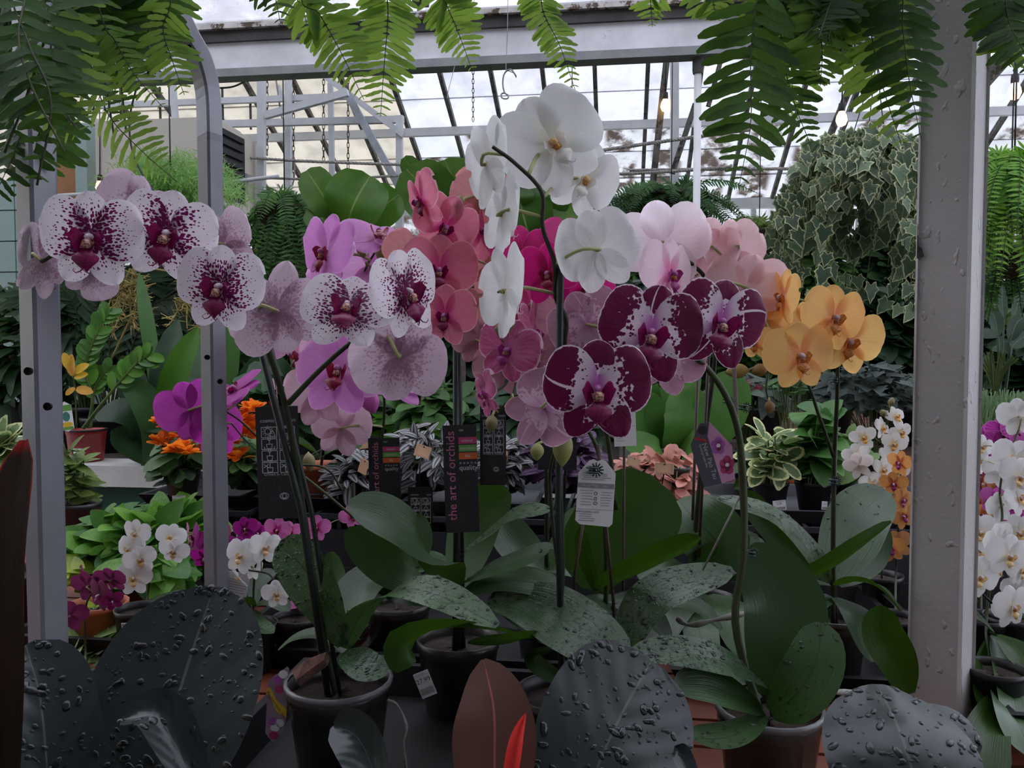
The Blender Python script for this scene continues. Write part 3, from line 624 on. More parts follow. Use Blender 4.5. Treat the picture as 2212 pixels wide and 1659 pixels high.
def orchid(label,kind,base=None,potr=.06,poth=.115,potm=None,leaves=(),stems=(),stakes=(),flowers=(),buds=(),clips=(),name='potted_orchid',group=None,rimm=None,budm=None,zb=ZB):
    """base: (px, py of pot base on the support, z of support)"""
    b=base if isinstance(base,V) else PZ(base[0],base[1],zb)
    t=thing(name,label,'orchid',b,group)
    pot(t,b,potr,potr*.78,poth,potm or CLEAR,rimm=rimm)
    top=b+V((0,0,poth*.85)); paths=[]
    for st in stems:
        pts=pxs(st[1]); r=st[0]
        if st[2]=='pot': pts=[top+V((0,0,-.02))]+pts
        sp=spline(pts,max(12,len(pts)*5)); paths.append(sp); k=len(sp); tp=.55
        part('stem',MB().tube(sp,[r*(1-(1-tp)*i/k) for i in range(k)],8),GSTEM,t)
    for st in stakes:
        pts=pxs(st[1]); 
        part('stake',MB().tube([top+V(((st[3] if len(st)>3 else 0),0,-.02))]+pts,st[0],7),st[2],t)
    for L in leaves:
        pts=pxs(L[0]); d=L[0][len(L[0])//2][2]; nh=[cv(q) for q in L[2]] if isinstance(L[2],list) else cv(L[2]); kw=L[4] if len(L)>4 else {}
        kw=dict(kw); dn=kw.pop('drops',0); mb=leaf_mb(pts,mpx(L[1],d),nh,**kw); o=part('leaf',mb,L[3],t)
        if dn: drops(mb,dn,.0008,.0024,DROP,o,seed=dn,sgn=1)
    for f in flowers: flower(f[0],t,*f[1:7],**(f[7] if len(f)>7 else {}),stems=paths)
    for q in buds: bud(t,*q[:5],budm or BUDG,*q[5:],stems=paths)
    for q in clips: clip(t,*q)
    return t
BUDG=leafm('green orchid bud',(.28,.29,.10),(.20,.17,.08),.45,.1); BUDP=leafm('magenta orchid bud',(.55,.14,.42),(.4,.08,.3),.45,.2); BUDY=leafm('ochre orchid bud',(.36,.26,.07),(.24,.15,.06),.45,.15)
COLW=lipm('white column',(.78,.7,.74),(.66,.5,.58)); COLM=lipm('pink column',(.6,.2,.5)); YEL=lipm('yellow throat',(.75,.45,.08),(.45,.12,.06)); 
LIPM=lipm('magenta lip',(.26,.005,.09)); LIPR=lipm('crimson lip',(.34,.01,.05)); LIPW=lipm('white lip',(.82,.8,.78),(.80,.77,.68)); LIPV=lipm('violet lip',(.45,.03,.28)); LIPY=lipm('yellow lip',(.8,.62,.3),(.7,.4,.1))
THRW=lipm('white striped throat',(.75,.55,.35),(.3,.03,.1))
K={}
K['spot']=Kind('spot',petal_mat('spotted petal','spots',(.80,.74,.80),(.3,.02,.15),(.80,.78,.84),(.66,.46,.58),(.16,.006,.085)),LIPM,THRW,COLW,lshape=(.50,.34,.5,.52),ruf=.02,lips=1.4)
K['white']=Kind('white',petal_mat('white petal','plain',(.74,.75,.75),(.74,.74,.64),(.76,.77,.77),(.82,.83,.82),vein=.12,tr=.45),LIPW,YEL,LIPY,pshape=(.50,.72,.48,.38),dshape=(.45,.40,.5,.5),lshape=(.48,.36,.5,.55),cup=.14)
K['harl']=Kind('harl',petal_mat('burgundy and white petal','harl',(.78,.66,.77),(.55,.16,.5),(.78,.7,.78),(.60,.34,.46),(.125,.0015,.042),tr=.3),LIPM,THRW,COLM,pshape=(.50,.64,.5,.38),lshape=(.50,.34,.5,.55),ruf=.016,lips=1.35)
K['coral']=Kind('coral',petal_mat('coral pink petal','plain',(.70,.23,.31),(.68,.09,.32),(.80,.44,.46),(.60,.25,.25),vein=.3,tr=.6),LIPM,THRW,COLM,ruf=.016)
K['lilac']=Kind('lilac',petal_mat('lilac petal','plain',(.72,.27,.68),(.76,.40,.70),(.80,.48,.78),(.70,.36,.64),vein=.25,tr=.62),LIPR,THRW,COLM)
K['pinkpale']=Kind('pinkpale',petal_mat('pale lilac petal','plain',(.72,.42,.62),(.70,.32,.50),(.80,.56,.74),(.66,.44,.52),vein=.3),LIPR,YEL,COLM)
K['hot']=Kind('hot',petal_mat('hot pink petal','plain',(.58,.012,.20),(.42,.006,.12),(.66,.08,.3),(.60,.07,.24),vein=.2),LIPR,THRW,COLM,ruf=.015)
K['rose']=Kind('rose',petal_mat('ruffled rose petal','plain',(.50,.10,.24),(.62,.22,.42),(.72,.50,.60),(.52,.26,.32),vein=.55,ed=.8),LIPV,THRW,COLM,ruf=.045)
K['blush']=Kind('blush',petal_mat('blush petal','plain',(.92,.76,.84),(.90,.36,.64),(.94,.84,.90),(.84,.58,.60),vein=.15,cr=.5,tr=.6),LIPV,YEL,COLM)
K['blushw']=Kind('blushw',petal_mat('near white blush petal','plain',(.93,.84,.90),(.9,.55,.72),(.95,.9,.94),(.93,.82,.88),vein=.12,tr=.62),LIPV,YEL,COLW)
K['peach']=Kind('peach',petal_mat('peach petal','plain',(.92,.57,.20),(.88,.47,.26),(.94,.66,.22),(.88,.50,.18),vein=.2,tr=.62),lipm('ochre lip',(.72,.38,.08),(.5,.12,.03)),lipm('rusty throat',(.5,.12,.04),(.7,.4,.2)),COLW)
K['mag']=Kind('mag',petal_mat('magenta petal','plain',(.50,.035,.40),(.42,.02,.30),(.62,.12,.52),(.46,.06,.40),vein=.4),LIPM,THRW,COLM)
lo=(4,6)
K['mwhite']=Kind('mwhite',petal_mat('mini white petal','plain',(.80,.80,.80),(.78,.76,.66),(.82,.82,.83),(.78,.78,.76),vein=.1,tr=.4),lipm('white and yellow lip',(.8,.75,.55),(.75,.42,.06)),YEL,COLW,pshape=(.5,.56,.5,.42),lshape=(.46,.34,.5,.55),res=lo)
K['mdark']=Kind('mdark',petal_mat('mini plum petal','plain',(.20,.008,.095),(.13,.004,.05),(.26,.02,.13),(.24,.03,.13),vein=.2,tr=.3),LIPV,THRW,COLW,pshape=(.5,.5,.5,.45),res=lo)
K['mplum']=Kind('mplum',petal_mat('mini purple petal','plain',(.36,.012,.24),(.25,.008,.15),(.5,.1,.36),(.32,.04,.14),vein=.2),LIPM,YEL,COLW,pshape=(.5,.52,.5,.45),res=lo)
K['mpink']=Kind('mpink',petal_mat('mini pink petal','plain',(.66,.20,.48),(.58,.03,.24),(.80,.46,.66),(.6,.22,.42),vein=.4),LIPR,YEL,COLW,pshape=(.5,.52,.5,.45),res=lo)
K['morange']=Kind('morange',petal_mat('mini orange petal','plain',(.66,.31,.09),(.52,.15,.06),(.72,.40,.14),(.56,.26,.10),vein=.35),LIPV,YEL,COLW,pshape=(.5,.5,.5,.45),res=lo)
K['mviolet']=Kind('mviolet',petal_mat('mini striped violet petal','stripe',(.56,.09,.44),(.42,.015,.28),(.74,.38,.66),(.5,.12,.42),(.30,.006,.19),vein=.2),LIPM,YEL,COLW,pshape=(.5,.5,.5,.45),res=lo)
K['mcream']=Kind('mcream',petal_mat('mini cream petal','plain',(.80,.78,.76),(.76,.62,.34),(.82,.80,.82),(.74,.66,.62),vein=.15),lipm('golden lip',(.8,.48,.08),(.7,.3,.05)),YEL,COLW,pshape=(.5,.44,.5,.5),lshape=(.46,.28,.5,.6),res=lo)
# ================================================================== THE ORCHIDS
def pb(px,py,h=.115,z=None):
    z=ZB if z is None else z; p=PZ(px,py,z+h); return V((p.x,p.y,z))
k=K
# --- spotted orchid in the clear pot, front left
orchid('white orchid with purple spots arching over a clear pot of bark',0,pb(732,1470),.064,.115,CLEAR,rimm=RIMC,
 leaves=[([(742,1395,1.0),(700,1300,1.0),(650,1220,1.02),(600,1178,1.04)],120,(-.55,.45,.7),LEAF_W,dict(fold=.18,drops=140)),
  ([(745,1400,1.0),(785,1320,.98),(870,1272,.94),(960,1290,.91),(1075,1352,.88)],92,[(.2,.9,-.45),(.1,.9,.1),(.0,.85,.5),(.1,.8,.6)],LEAF_W,dict(fold=.12,drops=120)),
  ([(752,1385,1.02),(765,1310,1.06),(800,1260,1.1),(885,1232,1.16)],120,(-.35,.5,.8),LEAF_O,dict(fold=.25)),
  ([(742,1408,.98),(765,1420,.93),(800,1445,.90),(850,1432,.90)],80,(-.1,.85,.5),LEAF_W,dict(fold=.1,drops=70)),
  ([(735,1395,1.05),(730,1320,1.12),(722,1250,1.15),(715,1192,1.16)],62,(-.2,.3,.9),LEAF_O,dict(fold=.2)),
  ([(742,1410,1.0),(730,1385,1.02),(690,1370,1.05),(640,1378,1.08),(600,1405,1.1)],46,(0,.9,.4),LEAF_O,dict(fold=.2))],
 stems=[(.0042,[(690,1330,1.0),(655,1100,.98),(632,960,.95),(612,860,.93),(560,700,.90),(520,610,.88),(455,555,.87),(370,500,.86),(250,490,.86),(150,530,.86),(90,565,.87)],'pot'),
  (.0034,[(622,872,.93),(690,800,.92),(762,738,.90),(835,705,.88),(875,650,.88)],'')],
 stakes=[(.0042,[(650,1100,.97),(548,690,.92)],STAKE,-.012),(.0032,[(672,1100,1.0),(572,700,.95)],STAKE,.004)],
 flowers=[(k['spot'],198,512,.79,216,6,-6,dict(roll=4)),(k['spot'],362,503,.81,205,8,-8,dict(roll=12)),(k['spot'],478,618,.80,196,-6,-6,dict(roll=8)),
  (k['spot'],752,666,.79,205,6,28,dict(roll=6)),(k['spot'],872,628,.80,200,52,-4,dict(roll=-18)),
  (k['spot'],92,560,.89,170,158,0,dict(roll=20)),(k['spot'],290,455,.90,175,170,10,dict(roll=30)),(k['spot'],485,528,.89,160,160,0,dict(roll=-30)),
  (k['spot'],597,672,.87,215,172,-8,dict(roll=160)),(k['spot'],862,768,.86,215,178,5,dict(roll=185)),(k['spot'],205,585,.9,130,180,0,dict(roll=90))])
# --- tall white orchid
orchid('tall white orchid with bare stem tip above the other blooms',0,pb(1215,1492,.11),.058,.11,surf('black nursery pot',(.014,.014,.015),.4),
 leaves=[([(1190,1392,.99),(1100,1310,1.03),(1060,1285,1.05)],60,(-.1,.7,.7),LEAF_O,{}),
  ([(1065,1290,1.04),(1150,1300,.98),(1250,1360,.93),(1358,1432,.90)],165,(.15,.75,.65),LEAF_W,dict(fold=.06,drops=90)),
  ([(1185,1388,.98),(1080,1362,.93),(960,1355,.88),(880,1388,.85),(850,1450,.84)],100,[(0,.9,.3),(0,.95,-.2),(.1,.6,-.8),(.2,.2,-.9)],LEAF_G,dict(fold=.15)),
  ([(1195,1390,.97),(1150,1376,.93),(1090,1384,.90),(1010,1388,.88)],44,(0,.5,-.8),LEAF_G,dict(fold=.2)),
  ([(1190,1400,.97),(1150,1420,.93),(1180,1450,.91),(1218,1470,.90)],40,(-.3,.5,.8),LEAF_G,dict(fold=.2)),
  ([(1195,1395,1.0),(1240,1340,1.05),(1300,1310,1.1),(1350,1330,1.12)],70,(0,.8,.5),LEAF_O,{})],
 stems=[(.0030,[(1213,1300,.97),(1196,1150,.96),(1188,1030,.95),(1200,960,.93)],'pot'),(.0034,[(1200,1385,.97),(1214,1250,.96),(1210,1000,.93),(1218,760,.91),(1222,690,.90),(1200,640,.89),(1198,570,.87),(1172,490,.85),(1170,415,.835),(1112,352,.82),(1064,317,.81)],'')],
 stakes=[(.0040,[(1206,1100,.94),(1211,503,.865)],STAKE)],
 flowers=[(k['white'],1192,308,.86,232,8,-8,dict(roll=-38)),(k['white'],1050,355,.86,190,118,6,dict(roll=-20)),(k['white'],1085,465,.86,190,112,0,dict(roll=-10)),
  (k['white'],1090,630,.85,205,115,2,dict(roll=-14)),(k['white'],1262,385,.93,170,25,-20,dict(roll=20)),(k['white'],1290,540,.87,190,196,2,dict(roll=-18))],
 buds=[(1215,968,.88,78,48,-92)],clips=[(1213,590,.885,20)])
# --- burgundy and white orchid, right
orchid('burgundy and white harlequin orchid in a crumpled clear pot',0,pb(1662,1528,.12),.058,.12,CLEAR,rimm=RIMC,
 leaves=[([(1662,1505,.93),(1690,1400,.93),(1690,1290,.95),(1618,1180,.99)],172,(-.25,.05,.97),LEAF_O,dict(fold=.12)),
  ([(1665,1540,.91),(1720,1500,.88),(1762,1430,.88),(1775,1345,.9)],125,(-.35,.35,.87),LEAF_O,dict(fold=.15,drops=40)),
  ([(1672,1498,.93),(1590,1440,.88),(1480,1410,.86),(1362,1408,.86)],92,[(0,.9,.4),(0,.85,.55),(-.1,.85,.5)],LEAF_W,dict(fold=.12,drops=190)),
  ([(1650,1535,.91),(1580,1500,.87),(1520,1480,.85),(1455,1482,.84)],92,(-.1,.7,.7),LEAF_O,dict(fold=.2)),
  ([(1650,1545,.90),(1600,1580,.86),(1550,1595,.84),(1488,1590,.83)],84,(-.1,.9,.35),LEAF_O,dict(fold=.15,drops=30)),
  ([(1640,1510,.96),(1560,1440,1.02),(1470,1400,1.06),(1420,1410,1.08)],56,(0,.8,.6),LEAF_O,{})],
 stems=[(.0048,[(1590,1360,.95),(1606,1200,.95),(1606,1050,.95),(1594,930,.94),(1560,840,.92),(1500,770,.90),(1420,730,.88),(1340,760,.86),(1280,830,.86)],'pot'),
  (.003,[(1500,770,.90),(1530,730,.88),(1562,695,.87)],'')],
 stakes=[(.0026,[(1615,1300,1.0),(1580,700,1.0)],CANE,.01)],
 flowers=[(k['harl'],1290,838,.78,232,0,-3,dict(roll=0)),(k['harl'],1405,715,.82,226,2,-6,dict(roll=10)),(k['harl'],1556,694,.83,205,8,-2,dict(roll=12)),
  (k['harl'],1175,880,.85,180,160,-15,dict(roll=60)),(k['harl'],1270,700,.92,170,175,10,dict(roll=-30)),(k['harl'],1440,770,.90,170,178,-20,dict(roll=20))],
 clips=[(1628,1195,.935,24),(1612,880,.92,26),(1576,866,.94,22)])
# --- coral orchid on twin stakes
orchid('coral pink orchid tied to twin green stakes among broad leaves',0,pb(990,1375,.11),.06,.11,CLEAR,
 leaves=[([(985,1265,1.12),(930,1200,1.06),(850,1130,1.02),(752,1090,1.0)],150,(-.3,.78,.55),LEAF_O,dict(fold=.14)),
  ([(980,1275,1.14),(900,1250,1.10),(830,1210,1.08),(748,1145,1.07)],105,(-.5,.6,.5),LEAF_O,dict(fold=.1)),
  ([(992,1200,1.15),(1060,1150,1.1),(1120,1112,1.06),(1185,1108,1.02)],95,[(-.2,.9,.3),(0,.85,.5),(.2,.85,.5)],LEAF_W,dict(fold=.1,drops=120)),
  ([(996,1262,1.10),(1040,1240,1.05),(1120,1212,1.0),(1196,1182,.97)],72,(.05,.8,.6),LEAF_O,dict(fold=.15,drops=20)),
  ([(1000,1280,1.08),(1080,1255,1.05),(1150,1258,1.02),(1215,1285,1.0)],90,(.0,.85,.5),LEAF_O,dict(fold=.1)),
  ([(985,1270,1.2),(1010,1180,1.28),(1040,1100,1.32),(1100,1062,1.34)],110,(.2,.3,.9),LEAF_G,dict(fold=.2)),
  ([(980,1300,1.1),(900,1290,1.08),(850,1270,1.1),(800,1240,1.14)],70,(-.2,.8,.5),LEAF_O,{})],
 stems=[(.0044,[(990,1100,1.13),(985,900,1.13),(985,740,1.12),(1005,620,1.11),(1008,540,1.10),(990,470,1.10),(960,440,1.09)],'pot')],
 stakes=[(.0038,[(985,1150,1.10),(984,610,1.10)],STAKE,-.006),(.0034,[(997,1150,1.12),(992,700,1.13)],STAKE,.008)],
 flowers=[(k['coral'],912,432,1.06,140,-58,-18,dict(roll=-10)),(k['coral'],962,488,1.08,150,18,-22,dict(roll=20)),(k['coral'],948,582,1.07,168,10,-5,dict(roll=4)),(k['coral'],962,680,1.04,145,-14,-8,dict(roll=6)),
  (k['coral'],1035,425,1.14,150,150,0,dict(roll=20)),(k['coral'],1040,500,1.14,150,30,10,dict(roll=-20)),(k['coral'],1060,575,1.14,140,160,0,dict(roll=0)),(k['coral'],880,560,1.14,130,200,0,dict(roll=40)),(k['coral'],1010,680,1.12,130,170,0,dict(roll=10))],
 buds=[(988,440,1.08,40,28,60)])
# --- lilac orchid, two sprays, behind
zr=.80
lil=orchid('lilac orchid with two sprays in an orange-brown pot',0,pb(690,1000,.10,.92),.052,.10,TERRA,zb=.92,
 leaves=[([(690,985,1.9),(650,960,1.85),(615,950,1.8)],60,(0,.8,.6),LEAF_G,{}),([(695,985,1.9),(740,960,1.86),(780,965,1.84)],60,(0,.8,.6),LEAF_G,{}),([(690,985,1.9),(640,1000,1.8),(605,1030,1.75)],50,(0,.8,.6),LEAF_G,{})],
 stems=[(.0034,[(700,950,1.85),(690,880,1.75),(675,820,1.66),(680,750,1.58),(720,700,1.5),(770,640,1.42),(790,580,1.38),(810,545,1.36)],'pot'),(.0026,[(690,880,1.75),(720,920,1.68),(700,965,1.64),(668,985,1.63)],''),(.003,[(820,1000,1.55),(830,860,1.5),(800,780,1.45)],'')],
 flowers=[(k['lilac'],708,545,1.26,185,-42,5,dict(roll=8)),(k['lilac'],815,512,1.30,175,30,56,dict(roll=10)),(k['lilac'],800,575,1.38,130,170,0,dict(roll=0)),(k['lilac'],720,615,1.45,120,185,0,dict(roll=0)),
  (k['pinkpale'],645,765,1.42,130,-62,0,dict(roll=-20)),(k['lilac'],735,800,1.30,210,-8,18,dict(roll=6,pose=-6)),(k['pinkpale'],800,775,1.36,150,35,0,dict(roll=0)),(k['pinkpale'],685,850,1.46,150,170,0,dict(roll=-10)),(k['pinkpale'],738,925,1.48,130,182,0,dict(roll=12)),
  (k['pinkpale'],600,870,1.42,130,-75,0,dict(roll=0)),(k['pinkpale'],700,730,1.5,140,0,0,dict(roll=0)),(k['lilac'],860,840,1.45,130,20,60,dict(roll=0)),(k['pinkpale'],620,730,1.5,120,10,30,dict(roll=0))],
 buds=[(780,540,1.28,34,22,110),(826,545,1.28,42,30,80),(668,998,1.6,40,28,-80)])
bud(lil,800,868,1.4,52,44,BUDP,-70)
# --- hot pink orchid
orchid('hot pink orchid crowded behind the tall white stem',0,pb(1180,1300,.10),.055,.10,CLEAR,
 leaves=[([(1180,1240,1.35),(1120,1180,1.4),(1060,1100,1.45)],90,(-.2,.6,.7),LEAF_O,{}),([(1185,1240,1.35),(1235,1170,1.4),(1262,1100,1.45)],90,(.2,.6,.7),LEAF_G,{}),([(1185,1240,1.35),(1220,1220,1.3),(1280,1240,1.28)],70,(.2,.6,.7),LEAF_O,{})],
 stems=[(.0038,[(1180,1000,1.32),(1170,800,1.28),(1165,650,1.25),(1190,560,1.24),(1215,500,1.24)],'pot')],stakes=[(.0024,[(1222,1000,1.2),(1218,720,1.2)],STAKE,.02)],
 flowers=[(k['hot'],1218,530,1.06,140,160,-10,dict(roll=20)),(k['hot'],1186,590,1.0,150,-25,-4,dict(roll=0)),(k['hot'],1262,625,1.02,140,20,-12,dict(roll=10)),(k['hot'],1126,552,1.06,150,30,0,dict(roll=0)),
  (k['hot'],1145,660,1.24,130,175,-10,dict(roll=0)),(k['hot'],1240,560,1.26,130,190,0,dict(roll=10)),(k['hot'],1300,650,1.22,110,40,0,dict(roll=0))])
# --- ruffled rose orchid with green buds
orchid('ruffled rose orchid with hanging green buds and a white care tag',0,pb(1300,1400,.10),.055,.10,CLEAR,
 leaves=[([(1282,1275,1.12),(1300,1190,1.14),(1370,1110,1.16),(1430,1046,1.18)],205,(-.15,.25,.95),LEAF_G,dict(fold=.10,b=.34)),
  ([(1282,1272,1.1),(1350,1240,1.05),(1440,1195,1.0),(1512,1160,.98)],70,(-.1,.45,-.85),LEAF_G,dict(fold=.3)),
  ([(1362,1402,1.02),(1385,1320,1.04),(1450,1270,1.05),(1585,1232,1.06)],110,[(-.6,.4,.7),(-.3,.75,.55),(0,.85,.5)],LEAF_W,dict(fold=.12,drops=120)),
  ([(1300,1300,1.12),(1400,1290,1.1),(1500,1310,1.1),(1560,1360,1.1)],60,(0,.9,.4),LEAF_O,{}),
  ([(1290,1280,1.12),(1265,1200,1.1),(1255,1140,1.1)],40,(-.5,.3,.8),LEAF_G,{}),
  ([(1300,1290,1.14),(1400,1330,1.1),(1450,1390,1.1)],70,(0,.9,.4),LEAF_O,{})],
 stems=[(.0036,[(1310,1250,1.10),(1303,1090,1.08),(1290,970,1.06),(1240,900,1.04),(1210,960,1.0)],'pot'),(.0034,[(1330,1100,1.12),(1300,900,1.08),(1200,830,1.05),(1120,790,1.03),(1090,830,1.02),(1062,850,1.0)],''),(.003,[(1120,790,1.03),(1110,850,1.0),(1075,890,1.0)],''),(.003,[(1200,830,1.05),(1240,740,1.06),(1250,680,1.06)],'')],
 stakes=[(.0020,[(1346,1250,1.12),(1349,880,1.11)],CANE,.03),(.0022,[(1325,1300,1.05),(1292,960,1.03)],CANE,.02),(.002,[(1240,1250,1.07),(1265,1100,1.08)],CANE,-.03)],
 flowers=[(k['rose'],1098,755,1.0,150,-22,-2,dict(roll=20)),(k['rose'],1150,720,1.05,160,70,0,dict(roll=0)),(k['rose'],1245,680,1.05,180,175,0,dict(roll=0)),(k['rose'],1165,780,1.05,150,165,-20,dict(roll=20)),(k['rose'],1050,850,1.0,110,-65,-10,dict(roll=-20)),(k['rose'],1085,800,1.04,130,190,-20,dict(roll=0)),(k['rose'],1030,735,1.08,110,180,0,dict(roll=0)),(k['rose'],1190,850,1.06,120,172,0,dict(roll=0))],
 buds=[(1108,880,.98,44,38,-90),(1062,915,.97,36,30,-95),(1160,976,.97,38,32,-95),(1090,707,.98,44,30,10),(1255,925,1.02,36,24,-80)],clips=[(1288,1015,1.02,34)])
# --- blush orchid
orchid('large blush white orchid with pink hearts on thick stems',0,pb(1520,1290,.10),.058,.10,CLEAR,
 leaves=[([(1500,1240,1.3),(1550,1180,1.28),(1500,1120,1.3),(1465,1080,1.34)],150,(-.1,.5,.85),LEAF_O,dict(fold=.1)),([(1520,1250,1.3),(1600,1200,1.28),(1640,1160,1.3)],90,(.1,.6,.8),LEAF_O,{}),([(1510,1250,1.3),(1440,1230,1.25),(1380,1250,1.22)],80,(-.1,.8,.6),LEAF_O,{}),([(1530,1285,1.28),(1570,1320,1.2),(1600,1420,1.12)],90,(.1,.75,.6),LEAF_O,{}),([(1510,1290,1.28),(1450,1320,1.18),(1405,1410,1.1)],95,(-.1,.75,.6),LEAF_O,{}),([(1520,1290,1.28),(1510,1350,1.16),(1530,1450,1.08)],80,(0,.75,.6),LEAF_O,{})],
 stems=[(.0046,[(1500,1200,1.30),(1522,950,1.28),(1545,760,1.26),(1530,620,1.24),(1500,575,1.22),(1475,560,1.2)],'pot'),(.003,[(1530,640,1.24),(1560,560,1.24),(1585,530,1.25)],'')],
 stakes=[(.0026,[(1512,1150,1.26),(1532,740,1.24)],CANE,-.01),(.0026,[(1495,1150,1.30),(1508,780,1.32)],CANE,-.03)],
 flowers=[(k['blushw'],1432,525,1.22,205,172,6,dict(roll=-10)),(k['blush'],1445,592,1.16,170,40,0,dict(roll=0)),(k['blush'],1520,535,1.24,150,165,0,dict(roll=20)),(k['blush'],1590,545,1.24,160,-160,0,dict(roll=-20)),(k['blush'],1612,625,1.20,180,172,-10,dict(roll=10)),(k['blush'],1500,600,1.28,140,178,-20,dict(roll=0)),(k['blush'],1560,590,1.28,140,10,10,dict(roll=0))])
# --- peach orchid
orchid('peach yellow orchid with hanging ochre buds in a clear pot',0,pb(1800,1330,.11),.05,.11,CLEAR,rimm=RIMC,budm=BUDY,
 leaves=[([(1790,1255,1.25),(1740,1180,1.22),(1660,1110,1.2),(1548,1078,1.18)],80,[(-.5,.6,.6),(-.2,.85,.5),(0,.9,.4)],LEAF_W,dict(fold=.1,drops=90)),
  ([(1800,1255,1.26),(1830,1180,1.3),(1860,1110,1.34),(1915,1060,1.38)],130,(-.35,.4,.85),LEAF_O,dict(fold=.12,drops=30)),
  ([(1690,1258,1.12),(1770,1230,1.1),(1850,1180,1.1),(1925,1128,1.12)],48,(.1,.5,-.8),LEAF_G,dict(fold=.3)),
  ([(1965,1500,1.12),(1938,1430,1.09),(1905,1370,1.08),(1902,1308,1.08)],95,(-.2,.4,.9),LEAF_G,{}),([(1800,1290,1.22),(1845,1330,1.15),(1885,1430,1.1)],80,(.2,.7,.6),LEAF_O,{}),([(1795,1290,1.22),(1750,1310,1.15),(1720,1400,1.08)],70,(-.2,.7,.6),LEAF_O,{}),([(1795,1265,1.22),(1740,1258,1.16),(1680,1275,1.12),(1640,1300,1.1)],46,(0,.9,.4),LEAF_O,{}),
  ([(1805,1265,1.22),(1850,1255,1.18),(1900,1270,1.15),(1945,1320,1.12)],64,(.0,.8,-.5),LEAF_G,dict(fold=.2)),
  ([(1790,1260,1.26),(1720,1200,1.3),(1640,1110,1.34),(1610,1060,1.36)],60,(-.2,.4,.9),LEAF_G,{}),
  ([(1810,1260,1.28),(1870,1210,1.32),(1890,1170,1.34),(1905,1130,1.35)],80,(.3,.3,.9),LEAF_O,{})],
 stems=[(.0042,[(1800,1150,1.25),(1802,985,1.24),(1808,870,1.22),(1810,760,1.20),(1812,700,1.19)],'pot'),(.0028,[(1800,985,1.24),(1770,900,1.2),(1740,820,1.18),(1700,795,1.17),(1650,800,1.16)],''),(.002,[(1660,800,1.16),(1655,840,1.15),(1662,870,1.15)],'')],
 stakes=[(.0026,[(1800,1150,1.28),(1806,930,1.27)],CANE,.006)],
 flowers=[(k['peach'],1800,685,1.12,158,14,-4,dict(roll=8)),(k['peach'],1728,768,1.10,160,4,-2,dict(roll=-4)),(k['peach'],1832,735,1.18,160,8,-14,dict(roll=10)),(k['peach'],1695,640,1.18,130,-80,0,dict(roll=10)),(k['peach'],1655,690,1.2,110,150,0,dict(roll=0)),(k['peach'],1632,738,1.16,90,-50,-20,dict(roll=10)),(k['peach'],1740,700,1.22,110,180,0,dict(roll=0))],
 buds=[(1592,802,1.13,52,34,185),(1640,800,1.14,36,30,200),(1662,880,1.14,28,24,-90)],clips=[(1806,1040,1.22,24),(1806,822,1.2,18)])
# --- magenta orchid behind the steel post
orchid('magenta orchid half hidden behind the hoop frame post',0,pb(860,1300,.10),.055,.10,CLEAR,
 leaves=[([(860,1235,1.42),(800,1180,1.45),(770,1150,1.46)],60,(0,.7,.6),LEAF_O,{}),([(862,1235,1.42),(905,1180,1.45),(900,1110,1.5)],60,(0,.4,.9),LEAF_G,{}),([(862,1238,1.42),(930,1210,1.45),(960,1200,1.5)],60,(0,.7,.6),LEAF_O,{})],
 stems=[(.0030,[(830,1190,1.45),(720,1080,1.5),(600,985,1.54),(520,910,1.55),(470,880,1.55)],'pot'),(.0024,[(740,1060,1.5),(700,1010,1.5),(600,1000,1.52),(540,960,1.54),(500,915,1.55)],'')],
 flowers=[(k['mag'],410,885,1.52,140,195,4,dict(roll=-20)),(k['mag'],512,845,1.55,130,-50,50,dict(roll=60)),(k['mag'],470,925,1.56,130,60,0,dict(roll=0)),(k['mag'],450,870,1.6,110,-20,20,dict(roll=0))])
# --- miniature orchids
def mini(label,kind,basepx,stems,fl,leaves=(),buds=(),group=None,potm=None,potr=.04,h=.08,z=None,rim=None):
    return orchid(label,0,pb(*basepx,h,z),potr,h,potm or surf('black nursery pot',(.014,.014,.015),.4),leaves=leaves,stems=stems,flowers=[(kind[f[-1]] if isinstance(kind,list) else kind,)+tuple(f[:6])+(dict(roll=random.uniform(-25,25)),) for f in fl],buds=buds,name='mini_orchid',group=group)
mini('miniature white orchid with a rounded spray beside heart leaves',k['mwhite'],(300,1312),[(.0022,[(318,1290,1.5),(325,1210,1.48),(305,1180,1.46),(280,1150,1.45)],'pot'),(.0022,[(325,1210,1.48),(350,1185,1.47),(372,1160,1.46)],'')],
 [(295,1152,1.42,70,-15,-5),(280,1185,1.42,72,-20,0),(303,1208,1.40,70,20,-5),(368,1160,1.44,66,15,20),(376,1190,1.42,66,5,-20),(290,1248,1.40,80,6,0),(300,1235,1.46,60,60,0)],
 leaves=[([(315,1300,1.5),(370,1290,1.45),(415,1290,1.42)],40,(0,.9,.4),LEAF_O,{}),([(310,1305,1.5),(330,1320,1.42),(360,1345,1.38)],40,(0,.9,.4),LEAF_O,{})])
mini('miniature dark plum orchid nodding beside the left steel post',k['mdark'],(185,1470),[(.0022,[(185,1420,1.32),(184,1320,1.28),(200,1280,1.26),(230,1255,1.26)],'pot'),(.002,[(184,1320,1.28),(160,1330,1.26),(150,1345,1.25)],''),(.0018,[(185,1440,1.3),(150,1420,1.2),(115,1412,1.16)],'')],
 [(150,1330,1.24,80,-160,10),(190,1265,1.26,80,170,20),(240,1252,1.25,76,175,30),(215,1285,1.24,76,-30,-10),(243,1298,1.22,50,20,-20),(112,1415,1.12,82,-30,0),(180,1250,1.3,70,120,0)],
 leaves=[([(185,1450,1.3),(230,1430,1.26),(262,1445,1.22)],40,(0,.9,.4),LEAF_O,{})])
